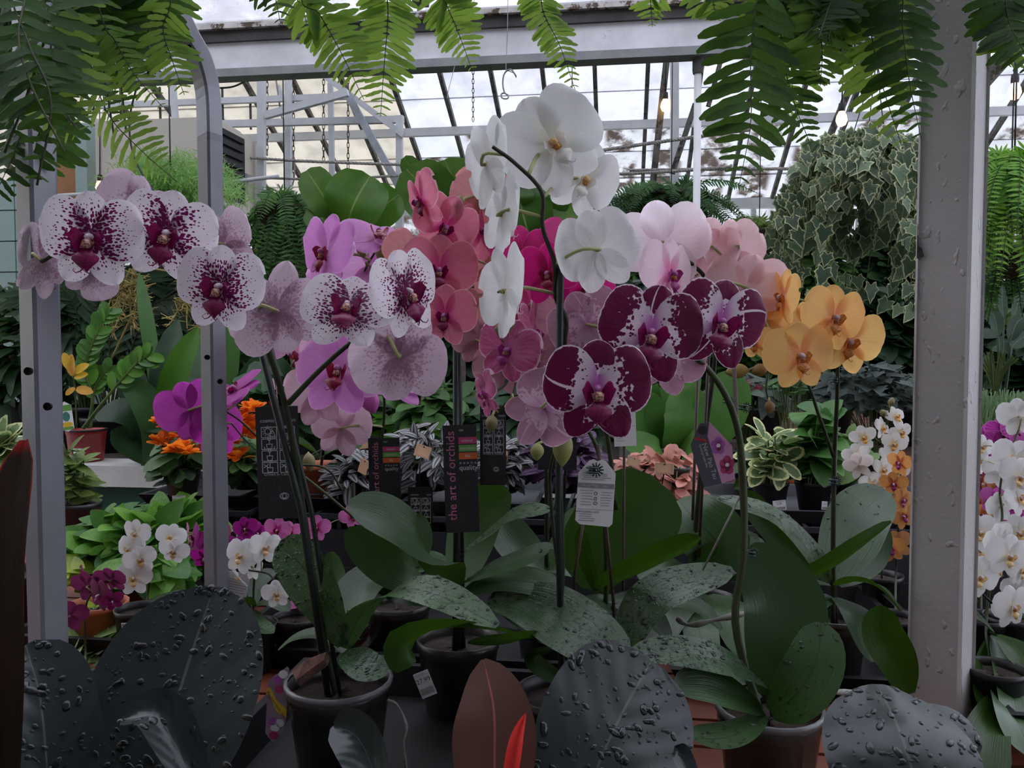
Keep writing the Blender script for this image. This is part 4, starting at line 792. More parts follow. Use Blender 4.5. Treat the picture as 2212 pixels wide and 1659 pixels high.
mini('miniature purple orchid cluster behind the right steel post',[k['mplum'],k['mplum'],k['mpink']],(440,1330),[(.0022,[(440,1280,1.6),(440,1210,1.58),(450,1170,1.56),(500,1150,1.55),(540,1140,1.55)],'pot')],
 [(420,1160,1.55,72,-60,10,0),(448,1180,1.52,74,-10,20,0),(480,1155,1.54,70,150,0,0),(530,1142,1.52,58,0,0,0),(510,1180,1.5,54,20,20,0),(555,1152,1.56,56,40,0,0),(440,1205,1.5,60,10,-30,0),(405,1150,1.58,50,-70,0,2)])
mini('miniature white orchid with one wilted bloom over wet leaves',k['mwhite'],(545,1345),[(.0022,[(548,1270,1.35),(552,1210,1.33),(535,1230,1.31),(580,1240,1.3),(600,1270,1.29)],'pot')],
 [(522,1200,1.30,84,-10,10),(572,1182,1.30,74,35,5),(598,1282,1.27,66,10,-5),(515,1245,1.30,62,-60,-40),(545,1225,1.34,60,150,0)],
 leaves=[([(548,1310,1.35),(520,1290,1.3),(495,1300,1.28)],40,(0,.9,.4),LEAF_O,{}),([(548,1310,1.35),(590,1300,1.32),(625,1320,1.3)],44,(0,.9,.4),LEAF_O,{}),([(545,1320,1.34),(555,1350,1.28),(590,1368,1.24)],44,(0,.9,.4),LEAF_W,{}),([(548,1310,1.36),(560,1260,1.4),(590,1230,1.44)],40,(0,.4,.9),LEAF_O,{})])
mini('miniature pink orchid with pale edged blooms behind twin stakes',k['mpink'],(640,1330),[(.002,[(645,1270,1.6),(640,1200,1.58),(610,1160,1.56)],'pot'),(.002,[(640,1200,1.58),(680,1150,1.56)],''),(.0018,[(645,1270,1.6),(655,1250,1.5),(640,1295,1.4)],'')],
 [(600,1145,1.54,64,-10,0),(612,1175,1.53,64,10,-20),(684,1140,1.5,62,4,0),(625,1150,1.58,54,30,0),(760,1115,1.58,56,20,20),(645,1305,1.4,50,30,-40)])
rs=random.Random(4)
def cloud(n,x0,x1,y0,y1,d0,d1,s0,s1,nk=1): return [(rs.uniform(x0,x1),rs.uniform(y0,y1),rs.uniform(d0,d1),rs.uniform(s0,s1),rs.uniform(-50,50),rs.uniform(-25,25),rs.randrange(nk)) for _ in range(n)]
mini('miniature cream orchid spray with golden lips left of the wooden post',[k['mcream']],(1905,1240),[(.0024,[(1905,1180,1.6),(1900,1060,1.58),(1905,960,1.56),(1918,900,1.55),(1925,868,1.55)],'pot'),(.002,[(1900,1060,1.58),(1870,1010,1.56),(1850,985,1.55)],''),(.002,[(1905,960,1.56),(1880,940,1.56),(1860,930,1.56)],'')],
 [(1865,945,1.52,60,-10,5,0),(1905,925,1.54,58,40,10,0),(1935,900,1.55,56,20,20,0),(1850,985,1.5,62,-40,10,0),(1855,1005,1.48,66,170,10,0),(1930,960,1.52,60,0,0,0),(1905,1015,1.5,64,25,0,0),(1880,1045,1.5,64,10,-20,0),(1935,1020,1.54,60,-20,0,0),(1920,985,1.56,60,30,10,0),(1945,935,1.56,56,10,0,0),(1895,1060,1.5,56,160,0,0)],
 buds=[(1926,868,1.53,20,15,80),(1908,892,1.52,18,16,140)])
mini('miniature orange orchid with violet lips left of the wooden post',[k['morange']],(1935,1330),[(.0022,[(1935,1250,1.5),(1940,1150,1.48),(1945,1050,1.46),(1945,1000,1.46)],'pot'),(.0018,[(1942,1120,1.47),(1910,1115,1.46),(1890,1130,1.46)],'')],
 [(1945,1000,1.45,60,-60,0,0),(1930,1045,1.44,60,-20,-10,0),(1948,1080,1.44,64,30,0,0),(1938,1175,1.42,66,170,0,0),(1925,1185,1.41,60,-30,0,0),(1950,1115,1.46,60,10,0,0)],buds=[(1895,1128,1.44,24,17,150),(1920,1122,1.44,20,16,180)])
right=[(2165,930,1.5,70,-10,0,0),(2130,945,1.52,70,-30,10,0),(2190,925,1.48,76,20,10,0),(2150,960,1.5,70,10,-10,0),(2195,960,1.5,72,0,10,0),(2130,990,1.5,72,-20,0,0),(2175,1000,1.5,70,20,0,0),(2110,1020,1.5,66,0,0,0),(2185,1085,1.4,72,-20,0,0),(2200,1125,1.4,80,10,0,0),(2150,1080,1.44,66,160,0,0)]
mini('miniature striped violet orchid right of the wooden post',[k['mviolet']],(2180,1330),[(.0022,[(2180,1250,1.56),(2175,1100,1.55),(2170,1000,1.55),(2180,940,1.54)],'pot')],right)
mini('miniature orange orchid right of the wooden post',[k['morange']],(2120,1330),[(.0022,[(2120,1250,1.6),(2118,1150,1.58),(2120,1050,1.56)],'pot')],[(2120,1045,1.5,74,-10,0,0),(2150,1050,1.5,70,20,10,0),(2108,1085,1.5,70,-20,0,0),(2120,1110,1.48,66,10,-20,0),(2175,1055,1.52,64,0,0,0)])
wr=[(2200,900,1.36,90,170,0,0),(2190,990,1.30,94,-20,5,0),(2200,1030,1.28,96,10,0,0),(2160,1020,1.36,76,150,0,0),(2198,1075,1.28,84,20,10,0),(2160,1095,1.34,74,-170,0,0),(2120,1150,1.28,92,-30,10,0),(2155,1165,1.26,84,-160,10,0),(2178,1200,1.22,104,6,0,0),(2115,1185,1.3,80,0,0,0),(2115,1245,1.22,100,8,0,0),(2150,1225,1.26,80,30,0,0),(2205,1230,1.24,80,30,-10,0),(2185,1310,1.18,104,16,-4,0),(2200,1150,1.3,90,-10,0,0),(2205,1270,1.26,80,170,0,0),(2120,965,1.4,60,10,0,0),(2115,995,1.4,70,30,0,0)]
mini('miniature white orchid cascade with yellow lips right of the wooden post',[k['mwhite']],(2150,1440),[(.0026,[(2130,1350,1.28),(2150,1200,1.3),(2165,1120,1.33),(2160,1060,1.34),(2172,1000,1.34),(2200,930,1.36)],'pot'),(.002,[(2140,1300,1.28),(2120,1280,1.26)],''),(.002,[(2140,1300,1.28),(2180,1320,1.24)],'')],wr,
 leaves=[([(2150,1370,1.28),(2110,1330,1.2),(2100,1300,1.18)],50,(0,.7,.7),LEAF_O,{}),([(2160,1500,1.16),(2130,1590,1.0),(2120,1640,.95),(2100,1700,.92)],110,(0,.7,.7),LEAF_G,{}),([(2160,1500,1.16),(2200,1560,1.05),(2230,1640,1.0)],120,(0,.6,.8),LEAF_O,{}),([(2150,1370,1.28),(2190,1400,1.2),(2215,1450,1.15)],80,(0,.8,.6),LEAF_G,{}),([(2150,1380,1.28),(2140,1480,1.15),(2150,1560,1.1)],90,(0,.6,.8),LEAF_G,{}),([(2150,1380,1.28),(2190,1500,1.12),(2205,1600,1.05)],90,(0,.6,.8),LEAF_O,{})])
# ================================================================== LEAF TEMPLATES AND POT PLANTS
def tleaf(wd,a,b,nu=2,nv=5,fold=.25,arch=.15,heart=0.,wav=0.,stalk=0.):
    pk=a/(a+b); nr=pk**a*(1-pk)**b; rows=[];uv=[];uw=[]
    for i in range(nv+1):
        v=i/nv; vv=min(max(v,.03),.99); w=wd/2*(vv**a*(1-vv)**b)/nr; r=[]
        for j in range(nu+1):
            u=-1+2*j/nu; x=v-heart*abs(u)*(1-v)**3*.35+stalk
            r.append((x,u*w*(1+wav*math.sin(v*17+j*2)),abs(u)*w*fold-arch*v*v+wav*.3*math.sin(v*14)*abs(u)*wd)); uv.append(((u+1)/2,v)); uw.append((x,u*w))
        rows.append(r)
    mb=MB().grid(rows,0,uv,uw,False,True)
    if stalk: mb.add([(0,-.012,0),(0,.012,0),(stalk,.012,0),(stalk,-.012,0)],[(0,1,2,3)],0,[(.5,.1)]*4,[(0,0)]*4)
    return mb
def tivy():
    pts=[(0.14,.0),(.0,.15),(-.04,.30),(.16,.30),(.34,.44),(.48,.27),(.68,.20),(1.0,0)]
    out=pts+[(x,-y) for x,y in pts[-2:0:-1]]; n=len(out); c=(.38,0); zz=lambda x,y:.10*abs(y)-.12*(x-.3)**2
    ring=lambda s:[(c[0]+(x-c[0])*s,c[1]+(y-c[1])*s,zz(x,y)*s) for x,y in out]
    vs=[(c[0],c[1],.02)]+ring(.72)+ring(1.); fs=[(0,1+i,1+(i+1)%n) for i in range(n)]+[(1+i,1+n+i,1+n+(i+1)%n,1+(i+1)%n) for i in range(n)]
    uv=[(.5,.2)]+[(.80,.5)]*n+[(1.,.5)]*n
    return MB().add(vs,fs,0,uv,[(v[0],v[1]) for v in vs])
def tneedle(): return MB().add([(0,-.05,0),(0,.05,0),(1,.03,-.04),(1,-.03,-.04)],[(0,1,2,3)],0,[(.5,0),(.5,0),(.5,1),(.5,1)])
TL=dict(trad=tleaf(.42,.5,.6,4,6,.2,.3),fine=tleaf(.24,.3,.4,2,3,.1,.15),heart=tleaf(.78,.28,.62,4,6,.18,.2,1.),oval=tleaf(.55,.5,.5,2,6,.2,.2),round=tleaf(.85,.42,.4,4,6,.15,.15),lance=tleaf(.30,.5,.6,2,7,.25,.3),strap=tleaf(.10,.35,.35,2,8,.3,.6),ivy=tivy(),
 pinna=tleaf(.225,.35,.38,2,8,.10,.22,0,.13),pinna2=tleaf(.30,.3,.4,2,4,.1,.15),needle=tneedle(),zz=tleaf(.62,.45,.42,4,6,.15,.1),fiddle=tleaf(.80,.75,.30,6,9,.12,.15,0,.05),tiny=tleaf(.5,.45,.5,2,3,.2,.2),petal=tleaf(.8,.7,.3,2,4,.2,.3,0,.1))
MESHC={}
def tmesh(t,mat,name='leaf'):
    kk=(t,mat.name,name)
    if kk not in MESHC: MESHC[kk]=mesh(TL[t],name,mat)
    return MESHC[kk]
def rdir(rr):
    while True:
        v=V((rr.uniform(-1,1),rr.uniform(-1,1),rr.uniform(-1,1)))
        if .05<v.length<=1: return v.normalized()
def bushmats(c,rad,n,size,rr,droop=.3,shell=.45,zmin=-.3,face=.5,base=None,out=1.):
    ms=[]; pts=[]
    for _ in range(n):
        while True:
            d=rdir(rr)
            if d.z>zmin: break
        q=shell+(1-shell)*rr.random()**.6; p=c+V((d.x*rad[0],d.y*rad[1],d.z*rad[2]))*q
        s=rr.uniform(*size); x=(V((d.x,d.y,d.z*.4))*out+V((0,0,.35-droop*1.2))+rdir(rr)*.45)
        nh=V((0,0,1))*.9+d*.5-F_*face+rdir(rr)*.45
        ms.append(orient(p-x.normalized()*s*.5,x,nh,s)); pts.append(p-x.normalized()*s*.5)
    return ms,pts
def stems_mb(base,pts,rr,r=.0015,sp=.02,n=40):
    mb=MB()
    for p in rr.sample(pts,min(n,len(pts))):
        b=base+V((rr.uniform(-sp,sp),rr.uniform(-sp,sp),0)); mb.tube(spline([b,(b+p)/2+V((0,0,.02)),p],5),r,4,cap=False)
    return mb
STEMG=leafm('soft green stem',(.14,.22,.06),None,.5,.1)
def plant(name,label,cat,base,potspec,clusters,seed=1,group=None,stem=STEMG,stemn=40,stem_r=.0015,ind=True,leafname='leaf'):
    """potspec (r_top,h,mat) or None; clusters: list of (center, radii, n, template, mat, (smin,smax), kwargs)"""
    rr=random.Random(seed); t=thing(name,label,cat,base,group); sb=V(base)
    if potspec: pot(t,base,potspec[0],potspec[0]*.76,potspec[1],potspec[2],n=18); sb=V(base)+V((0,0,potspec[1]*.8))
    allp=[]
    for c,rad,n,tm,mat,size,kw in clusters:
        kw=dict(kw); kind=kw.pop('ind',ind); nm=kw.pop('name',leafname); ms,pts=bushmats(V(c),rad,n,size,rr,**kw); allp+=pts
        if kind: copies(nm,tmesh(tm,mat,nm),ms[:300],t); ms=ms[300:]
        if ms: joined('foliage',TL[tm],ms,mat,t)['kind']='stuff'
    if stemn and allp: part('stems',stems_mb(sb,allp,rr,stem_r,n=stemn),stem,t)
    return t
def C(px,py,d): return P(px,py,d)
def R(a,b,d,c=None): return (mpx(a,d),mpx(c or a,d),mpx(b,d))
def onb(px,d,z): p=P(px,753,d); return V((p.x,p.y,z))     # point at support height z below pixel column at depth d
BLKPOT=surf('black nursery pot',(.014,.014,.015),.4)
TRAD=leafm('silver striped leaf',(.028,.026,.028),(.055,.022,.035),.4,.12,stripe=((.25,.28,.27),.45,.30),spec=.5)
PURP=leafm('purple velvet leaf',(.075,.028,.08),(.045,.02,.055),.5,.15,stripe=((.16,.09,.17),.5,.12))
FITT=leafm('pink nerve leaf',(.58,.23,.18),(.36,.14,.10),.5,.25,splash=((.66,.45,.38),300.,.55))
HEARTL=leafm('bright heart leaf',(.15,.33,.05),(.045,.14,.025),.4,.3); LIME=leafm('lime leaf',(.42,.52,.06),(.28,.40,.05),.4,.35)
IVYV=leafm('variegated ivy leaf',(.14,.21,.12),(.035,.065,.035),.45,.25,edge=((.50,.52,.28),.74)); IVYP=leafm('pale ivy leaf',(.30,.42,.16),(.20,.32,.11),.45,.3,edge=((.66,.66,.38),.8)); IVYD=leafm('dark ivy leaf',(.085,.115,.10),(.05,.07,.06),.5,.15,edge=((.18,.21,.17),.92))
PEPV=leafm('cream edged leaf',(.13,.21,.08),(.09,.16,.06),.35,.25,edge=((.66,.68,.33),.60)); POTH=leafm('marbled pothos leaf',(.075,.20,.04),(.045,.13,.03),.3,.25,splash=((.45,.55,.22),60.,.62)); DKL=leafm('deep green leaf',(.035,.085,.03),(.018,.045,.018),.35,.2); MDL=leafm('mid green leaf',(.07,.16,.04),(.035,.09,.025),.4,.25); GOLD=leafm('gold dust leaf',(.06,.15,.03),(.04,.1,.02),.4,.2,splash=((.55,.52,.08),90.,.56)); OLIVE=leafm('olive leaf',(.12,.18,.05),(.07,.11,.03),.45,.25)
ORNG=leafm('orange blossom petal',(.86,.20,.015),(.75,.13,.01),.5,.4)
# --- silver striped plants, nerve plants
def sp(lab,px,py,d,rx,ry,n,mat,tm,size,seed,pm=BLKPOT,droop=.35,cat='plant',name='striped_inch_plant',zp=ZC+.033,group=None,stemn=26,rp=.05):
    b=onb(px,d,zp); return plant(name,lab,cat,b,(rp,.075,pm),[(C(px,py,d),R(rx,ry,d),n,tm,mat,size,dict(droop=droop,zmin=-.75))],seed,group,stemn=stemn)
sp('silver striped trailing plant spilling beside the orange-brown orchid pot',775,1030,1.92,78,60,130,TRAD,'trad',(.035,.058),11)
sp('widest mound of silver and black striped leaves behind the black tags',930,992,1.98,112,80,260,TRAD,'trad',(.035,.06),12)
sp('silver striped plant with reddish undersides behind a black care tag',1085,1005,1.95,62,70,120,TRAD,'trad',(.035,.058),13)
sp('dark purple velvet leaved plant behind the large green bud',1215,995,1.95,90,70,170,PURP,'oval',(.035,.06),14,name='purple_plant')
sp('coral pink nerve plant with paper tags',1425,1022,1.95,98,52,220,FITT,'oval',(.03,.055),15,name='nerve_plant')
sp('pink nerve plant trailing low behind the upright orchid leaf',1465,1055,1.86,50,34,70,FITT,'oval',(.03,.05),151,name='nerve_plant',rp=.03)
# --- variegated plants in the grey tray
def vp(lab,px,pyl,rx,ry,n,mat,tm,size,seed,d=1.86,name='variegated_plant'):
    b=onb(px,d,ZC+.004); t=plant(name,lab,'plant',b,(.042,.07,BLKPOT),[(C(px,pyl,d),R(rx,ry,d),n,tm,mat,size,dict(droop=.25,zmin=-.8,shell=.3))],seed,stemn=30,stem_r=.002)
    return t
vp('cream edged oval leaved plant in a black pot with price label',1668,985,60,78,46,PEPV,'oval',(.045,.07),21)
vp('green marbled pothos in a black pot between two pot plants',1762,970,60,95,48,POTH,'heart',(.05,.085),22)
vp('pale green trailing plant in a black pot beside the white orchid spray',1845,1000,48,70,40,leafm('pale trailing leaf',(.22,.34,.12),None,.4,.3),'oval',(.04,.06),23)
vp('small broad leaved seedling pot behind the cream edged plant',1625,1010,34,50,20,MDL,'heart',(.04,.06),24,2.05)
# --- orange flowering plants at left
def cross(lab,px,py,d,fl,seed,zp=ZC+.033):
    b=onb(px,d,zp); t=plant('crossandra_plant',lab,'plant',b,(.042,.07,BLKPOT),[(C(px,py,d),R(62,62,d),46,'oval',MDL,(.045,.075),dict(droop=.35,zmin=-.6,shell=.3)),(C(px,py+25,d),R(45,40,d),16,'oval',DKL,(.04,.07),dict(droop=.5,zmin=-.6,shell=.3))],seed,stemn=30)
    rr=random.Random(seed)
    for a in fl:
        c=C(a[0],a[1],a[2] if len(a)>2 else d-.06); ms=[]
        for _ in range(26):
            q=rdir(rr); q.z=abs(q.z); ms.append(orient(c+q*.009,q+V((0,0,.2)),q+V((0,0,1))+rdir(rr)*.3,rr.uniform(.02,.03)))
        joined('blossom',TL['petal'],ms,ORNG,t)
cross('orange flowering plant in a slotted black tray left of the steel post',390,1000,1.9,[(382,978,1.78),(395,985,1.77),(372,922),(398,948),(360,915),(350,965),(430,938),(455,968),(445,955)],31)
cross('orange flowering plant right of the steel post behind a care tag',530,1000,2.0,[(520,912),(535,932),(515,992),(497,948),(545,890),(490,960),(528,945)],32)
# --- left greenery on the bench
b=onb(300,1.72,ZB); t=plant('heartleaf_plant','bushy bright green heart leaved plant filling the bench corner','plant',b,(.075,.12,TERRA),[(C(300,1190,1.72),R(165,105,1.72,110),200,'heart',HEARTL,(.04,.075),dict(droop=.3,zmin=-.6)),(C(390,1130,1.78),R(90,50,1.78),30,'heart',HEARTL,(.05,.08),dict(droop=.2,zmin=-.3)),(C(330,1240,1.6),R(90,60,1.6),26,'heart',HEARTL,(.05,.08),dict(droop=.4,zmin=-.6)),(C(150,1225,1.62),R(20,30,1.6),4,'heart',LIME,(.06,.08),{}),(C(190,1200,1.70),R(70,70,1.7),24,'heart',HEARTL,(.05,.09),dict(droop=.3,zmin=-.6))],41,stemn=60,stem_r=.002)
b=onb(200,1.42,ZB); plant('pale_ivy','pale cream edged ivy on the bench below the plum orchid','plant',b,(.05,.08,TERRA),[(C(195,1400,1.42),R(85,60,1.42),60,'ivy',IVYP,(.045,.07),dict(droop=.2,zmin=-.35)),(C(230,1340,1.45),R(40,25,1.45),8,'ivy',LIME,(.05,.065),{})],42)
b=onb(160,2.15,ZB-.0); plant('gold_dust_plant','gold speckled plant beside the white ledge','plant',b,(.06,.12,BLKPOT),[(C(160,1035,2.15),R(36,80,2.15),60,'lance',GOLD,(.05,.09),dict(droop=.2,zmin=-.8))],43)
b=onb(10,1.55,ZB); plant('cream_speckled_plant','green and cream speckled plant left of the steel post','plant',b,(.06,.10,BLKPOT),[(C(5,985,1.55),R(50,65,1.55),50,'oval',PEPV,(.05,.075),dict(zmin=-.7)),(C(-5,1020,1.5),R(50,45,1.5),20,'oval',GOLD,(.05,.07),{})],44)
# ================================================================== FAR LEDGE AND PLANTS
a=PY(110,1003,2.85); ZL=a.z
LEDW=surf('white ledge paint',(.66,.65,.62),.5,var=.08,vs=5,bump=.1)
led=thing('planter_ledge','long green walled planter bench with a white ledge top','bench',(-1.5,3.3,0))
part('ledge_top',MB().box((-1.45,2.94,ZL-.012),2.9,.20,.024),LEDW,led,False); part('ledge_front',MB().box((-1.45,2.855,ZL-.05),2.9,.03,.06),LEDW,led,False)
part('front_panel',MB().box((-1.45,2.90,(ZL-.08)/2),2.9,.06,ZL-.08),surf('dark green panel',(.006,.055,.032),.45,var=.15),led,False)
part('bed',MB().box((-1.45,3.75,ZL-.08),2.9,1.4,.1),SOIL,led,False); part('back_panel',MB().box((-1.45,4.47,(ZL-.02)/2),2.9,.04,ZL-.02),surf('dark green panel',(.006,.055,.032),.45),led,False)
ZBD=ZL-.029
# ZZ plant in a red pot
b=PY(188,1000,2.96); b.z=ZL+.001; REDP=surf('red plastic pot',(.34,.015,.02),.4,var=.08)
zzp=thing('zz_plant','zz plant with glossy paired leaflets in a red pot','plant',b); pot(zzp,b,.074,.062,.125,REDP,rimm=BLKPOT)
part('price_label',MB().box(PY(168,975,2.875)+V((0,0,0)),.035,.003,.022,None),surf('white card',(.8,.8,.8),.6),zzp,False)
ZZM=leafm('zz leaflet',(.09,.24,.03),(.04,.12,.02),.28,.25); rr=random.Random(5)
for pts,n,s in (([(190,925,2.96),(200,860,2.96),(185,800,2.95),(205,730,2.95),(240,665,2.97)],26,.06),([(180,925,2.96),(230,860,2.93),(290,790,2.92),(325,765,2.92)],20,.062),([(195,925,2.96),(205,840,2.97),(240,790,2.98)],14,.05)):
    sp_=spline(pxs(pts),24); st=part('stem',MB().tube(sp_,[.007*(1-.7*i/24) for i in range(25)],6),OLIVE,zzp); ms=[]
    for i in range(n):
        f=.38+.62*i/n if n!=20 else .45+.55*i/n; p=sp_[min(24,int(f*24))]; tg=(sp_[min(24,int(f*24)+1)]-sp_[max(0,int(f*24)-1)]).normalized(); sd=tg.cross(-F_).normalized()*(1 if i%2 else -1)
        ms.append(orient(p,tg*.75+sd*.7+rdir(rr)*.15,-F_+rdir(rr)*.35+V((0,0,.3)),s*rr.uniform(.8,1.1)))
    copies('leaflet',tmesh('zz',ZZM,'leaflet'),ms,st)
YLW=leafm('yellow bract',(.75,.45,.05),(.7,.30,.08),.5,.4); sp_=spline(pxs([(165,925,2.9),(163,860,2.88),(158,800,2.86),(155,770,2.86)],),12); st=part('stalk',MB().tube(sp_,.003,5),OLIVE,zzp)
for px,py,x,y,s in ((158,800,-.6,1,.07),(160,805,.8,.5,.06),(160,815,1,.3,.05),(157,812,-.1,1,.075),(165,840,1,-.15,.06),(162,838,-.7,-.5,.04)): link('bract',tmesh('oval',YLW,'bract'),st,orient(P(px,py,2.86),cv((x,y,.2)),cv((-.3*y,.3,.9)),s))
# aspidistra-like dark leaves
asp=thing('cast_iron_plant','dark broad upright leaves behind the red pot','plant',(P(330,990,3.25).x,P(330,990,3.25).y,ZBD))
DKB=leafm('dusky broad leaf',(.06,.11,.06),(.03,.06,.035),.4,.25,vein=0.); BRT=leafm('bright broad leaf',(.055,.16,.010),(.035,.11,.008),.4,.4)
for pts,w,nh,m in (([(340,1000,3.2),(350,880,3.15),(360,790,3.12),(384,690,3.15)],75,(-.2,.2,.9),DKB),([(350,1000,3.1),(360,890,3.0),(385,800,2.98),(428,708,3.0)],72,(-.3,.1,.95),BRT),([(360,1010,3.2),(420,900,3.1),(440,830,3.1),(432,730,3.1)],100,(0,.2,1),leafm('pale ribbed leaf',(.20,.30,.19),None,.45,.3)),([(320,1000,3.2),(300,900,3.1),(290,830,3.1),(262,770,3.1)],80,(-.3,.4,.8),DKB),
  ([(310,1010,3.1),(330,930,2.98),(310,860,2.95),(262,815,2.95)],60,(.2,.3,.9),MDL),([(330,1000,3.2),(300,920,3.1),(260,890,3.05),(205,900,3.05)],80,(0,.7,.6),DKL),([(340,1010,3.2),(280,960,3.1),(240,930,3.05)],60,(0,.6,.8),DKL),([(370,1010,3.2),(400,960,3.1),(370,920,3.0),(305,925,3.0)],56,(0,.7,.7),DKB),([(400,1010,3.3),(460,900,3.2),(480,800,3.2),(500,690,3.2)],80,(0,.1,1),MDL),([(420,1010,3.3),(500,900,3.2),(560,820,3.2),(600,740,3.2)],90,(.2,.2,.9),DKL),([(430,1010,3.3),(520,950,3.2),(580,900,3.15),(640,880,3.1)],80,(.1,.6,.8),DKB),([(345,1010,3.25),(340,850,3.2),(320,700,3.2),(300,590,3.25)],40,(-.2,0,1),leafm('strap leaf',(.08,.19,.06),None,.4,.3)),([(350,1000,3.2),(385,860,3.1),(400,830,3.05),(440,850,3.0)],40,(0,.6,.8),DKB)):
    part('leaf',leaf_mb(pxs(pts),mpx(w,3.1),cv(nh),fold=.15,a=.8,b=.55,nv=10),m,asp)
# fiddle leaf figs
FID=leafm('fiddle fig leaf',(.07,.17,.022),(.04,.11,.016),.32,.35,vein=26.,rib=((.22,.30,.10),.04),tcol=(.2,.42,.03))
def fig(lab,px,d,leaves,trunk,zb):
    b=onb(px,d,zb); t=thing('fiddle_leaf_fig',lab,'plant',b); pot(t,b,.11,.09,.2,BLKPOT,n=16)
    part('trunk',MB().tube(spline([b+V((0,0,.15))]+pxs(trunk),12),[.014-.0007*i for i in range(13)],7),surf('grey brown bark',(.12,.09,.065),.8,var=.25,vs=30),t)
    for pts,w,nh in leaves: part('leaf',leaf_mb(pxs(pts),mpx(w,d),cv(nh),fold=.14,a=.55,b=.33,nu=6,nv=12,wave=.03),FID,t)
    return t
fig('fiddle leaf fig with broad leaves above the lilac blooms',745,3.3,[([(745,490,3.3),(715,450,3.25),(690,410,3.25),(662,368,3.28)],80,(-.2,.2,.95)),([(745,505,3.3),(757,460,3.2),(775,420,3.2),(800,380,3.22)],135,(0,.1,1)),([(750,500,3.3),(800,470,3.25),(835,440,3.25),(862,420,3.25)],95,(.1,.2,.95)),([(740,500,3.3),(700,475,3.25),(668,450,3.25)],70,(0,.4,.9)),([(745,510,3.3),(720,560,3.2),(690,600,3.2)],90,(0,.6,.8))],[(745,700,3.35),(745,500,3.3)],ZBD)
fig('fiddle leaf fig with tall leaves behind the white orchid',1000,3.4,[([(1000,520,3.4),(960,460,3.35),(920,410,3.35),(878,365,3.36)],125,(-.2,.2,.95)),([(1000,510,3.4),(1000,450,3.35),(985,400,3.35),(960,345,3.36)],110,(0,.1,1)),([(1000,500,3.4),(960,420,3.45),(900,375,3.5),(872,340,3.52)],50,(-.4,.2,.8)),([(1005,510,3.4),(1040,470,3.3),(1020,420,3.3),(1000,395,3.3)],90,(.1,.1,1)),([(1000,520,3.4),(950,490,3.3),(915,470,3.3)],80,(-.1,.4,.9))],[(1000,700,3.45),(1000,510,3.4)],ZBD)
fig('tallest fiddle leaf fig between the white blooms',1150,3.2,[([(1150,480,3.2),(1130,420,3.15),(1110,350,3.15),(1095,288,3.16)],120,(0,.1,1)),([(1150,500,3.2),(1175,440,3.1),(1170,400,3.1),(1150,350,3.1)],120,(.1,.1,1)),([(1150,520,3.2),(1190,500,3.1),(1220,480,3.1),(1258,470,3.1)],120,(.1,.3,.95)),([(1150,540,3.2),(1140,500,3.1),(1125,440,3.1),(1130,400,3.1)],130,(-.1,.2,.95)),([(1150,560,3.2),(1200,560,3.1),(1235,540,3.1),(1262,520,3.1)],90,(.1,.5,.8)),([(1150,580,3.2),(1110,560,3.1),(1090,530,3.1)],90,(0,.4,.9))],[(1150,700,3.3),(1150,500,3.2)],ZBD-.0)
# second far bench for the right half
ZF=.80
fb=thing('display_bench','low brown display bench behind the white steel pipe','bench',(2.0,3.9,0)); WOODB=surf('brown bench boards',(.14,.06,.04),.6,var=.2,vs=5)
for i in range(10): part('plank',MB().box((1.95,2.78+i*.19,ZF-.02),3.4,.18,.04),WOODB,fb,False)
for x in (.4,1.9,3.4):
    for y in (2.9,4.4): part('leg',MB().box((x,y,(ZF-.04)/2),.07,.07,ZF-.04),WOODB,fb,False)
fc=thing('potting_table','dark potting table behind the central stems','table',(-.0,4.9,0))
for i in range(8): part('plank',MB().box((1.4,4.85+i*.25,.78),4.9,.24,.04),WOODB,fc,False)
for x in (-.9,1.2,3.6):
    for y in (4.8,6.4): part('leg',MB().box((x,y,.38),.07,.07,.76),WOODB,fc,False)
# big leaved green plant behind the tag
bl=thing('big_leaf_plant','large soft green leaves behind the printed pink tag','plant',onb(1450,2.9,ZF)); pot(bl,onb(1450,2.9,ZF),.09,.07,.15,BLKPOT,n=16)
SOFT=leafm('soft bright leaf',(.10,.23,.04),(.06,.16,.03),.45,.35,vein=22.)
for pts,w,nh in (([(1450,980,2.9),(1440,900,2.85),(1460,830,2.85),(1490,770,2.86)],110,(-.1,.2,.95)),([(1450,990,2.9),(1400,930,2.85),(1390,880,2.85),(1380,850,2.85)],90,(-.3,.3,.9)),([(1450,990,2.9),(1480,930,2.82),(1480,880,2.82),(1455,840,2.82)],110,(.2,.2,.95)),([(1450,1000,2.9),(1430,980,2.8),(1380,960,2.8),(1340,950,2.8)],70,(0,.7,.7)),([(1450,1000,2.9),(1540,920,2.85),(1570,860,2.85),(1590,800,2.86)],110,(.2,.2,.95)),([(1450,1000,2.9),(1500,960,2.8),(1560,950,2.8)],80,(0,.6,.8)),([(1440,960,2.9),(1410,860,2.85),(1404,810,2.85)],36,(0,.1,1))):
    part('leaf',leaf_mb(pxs(pts),mpx(w,2.85),cv(nh),fold=.12,nv=10,wave=.03),SOFT,bl)
cl=lambda px,py,d,rx,ry,n,tm,m,s,**k:(C(px,py,d),R(rx,ry,d),n,tm,m,s,k)
plant('philodendron','leafy green philodendron behind the black tags','plant',onb(930,3.15,ZBD),(.09,.14,BLKPOT),[cl(930,890,3.1,130,75,230,'heart',MDL,(.05,.10),zmin=-.7),cl(880,930,3.0,80,40,50,'lance',BRT,(.1,.16),zmin=-.3)],61)
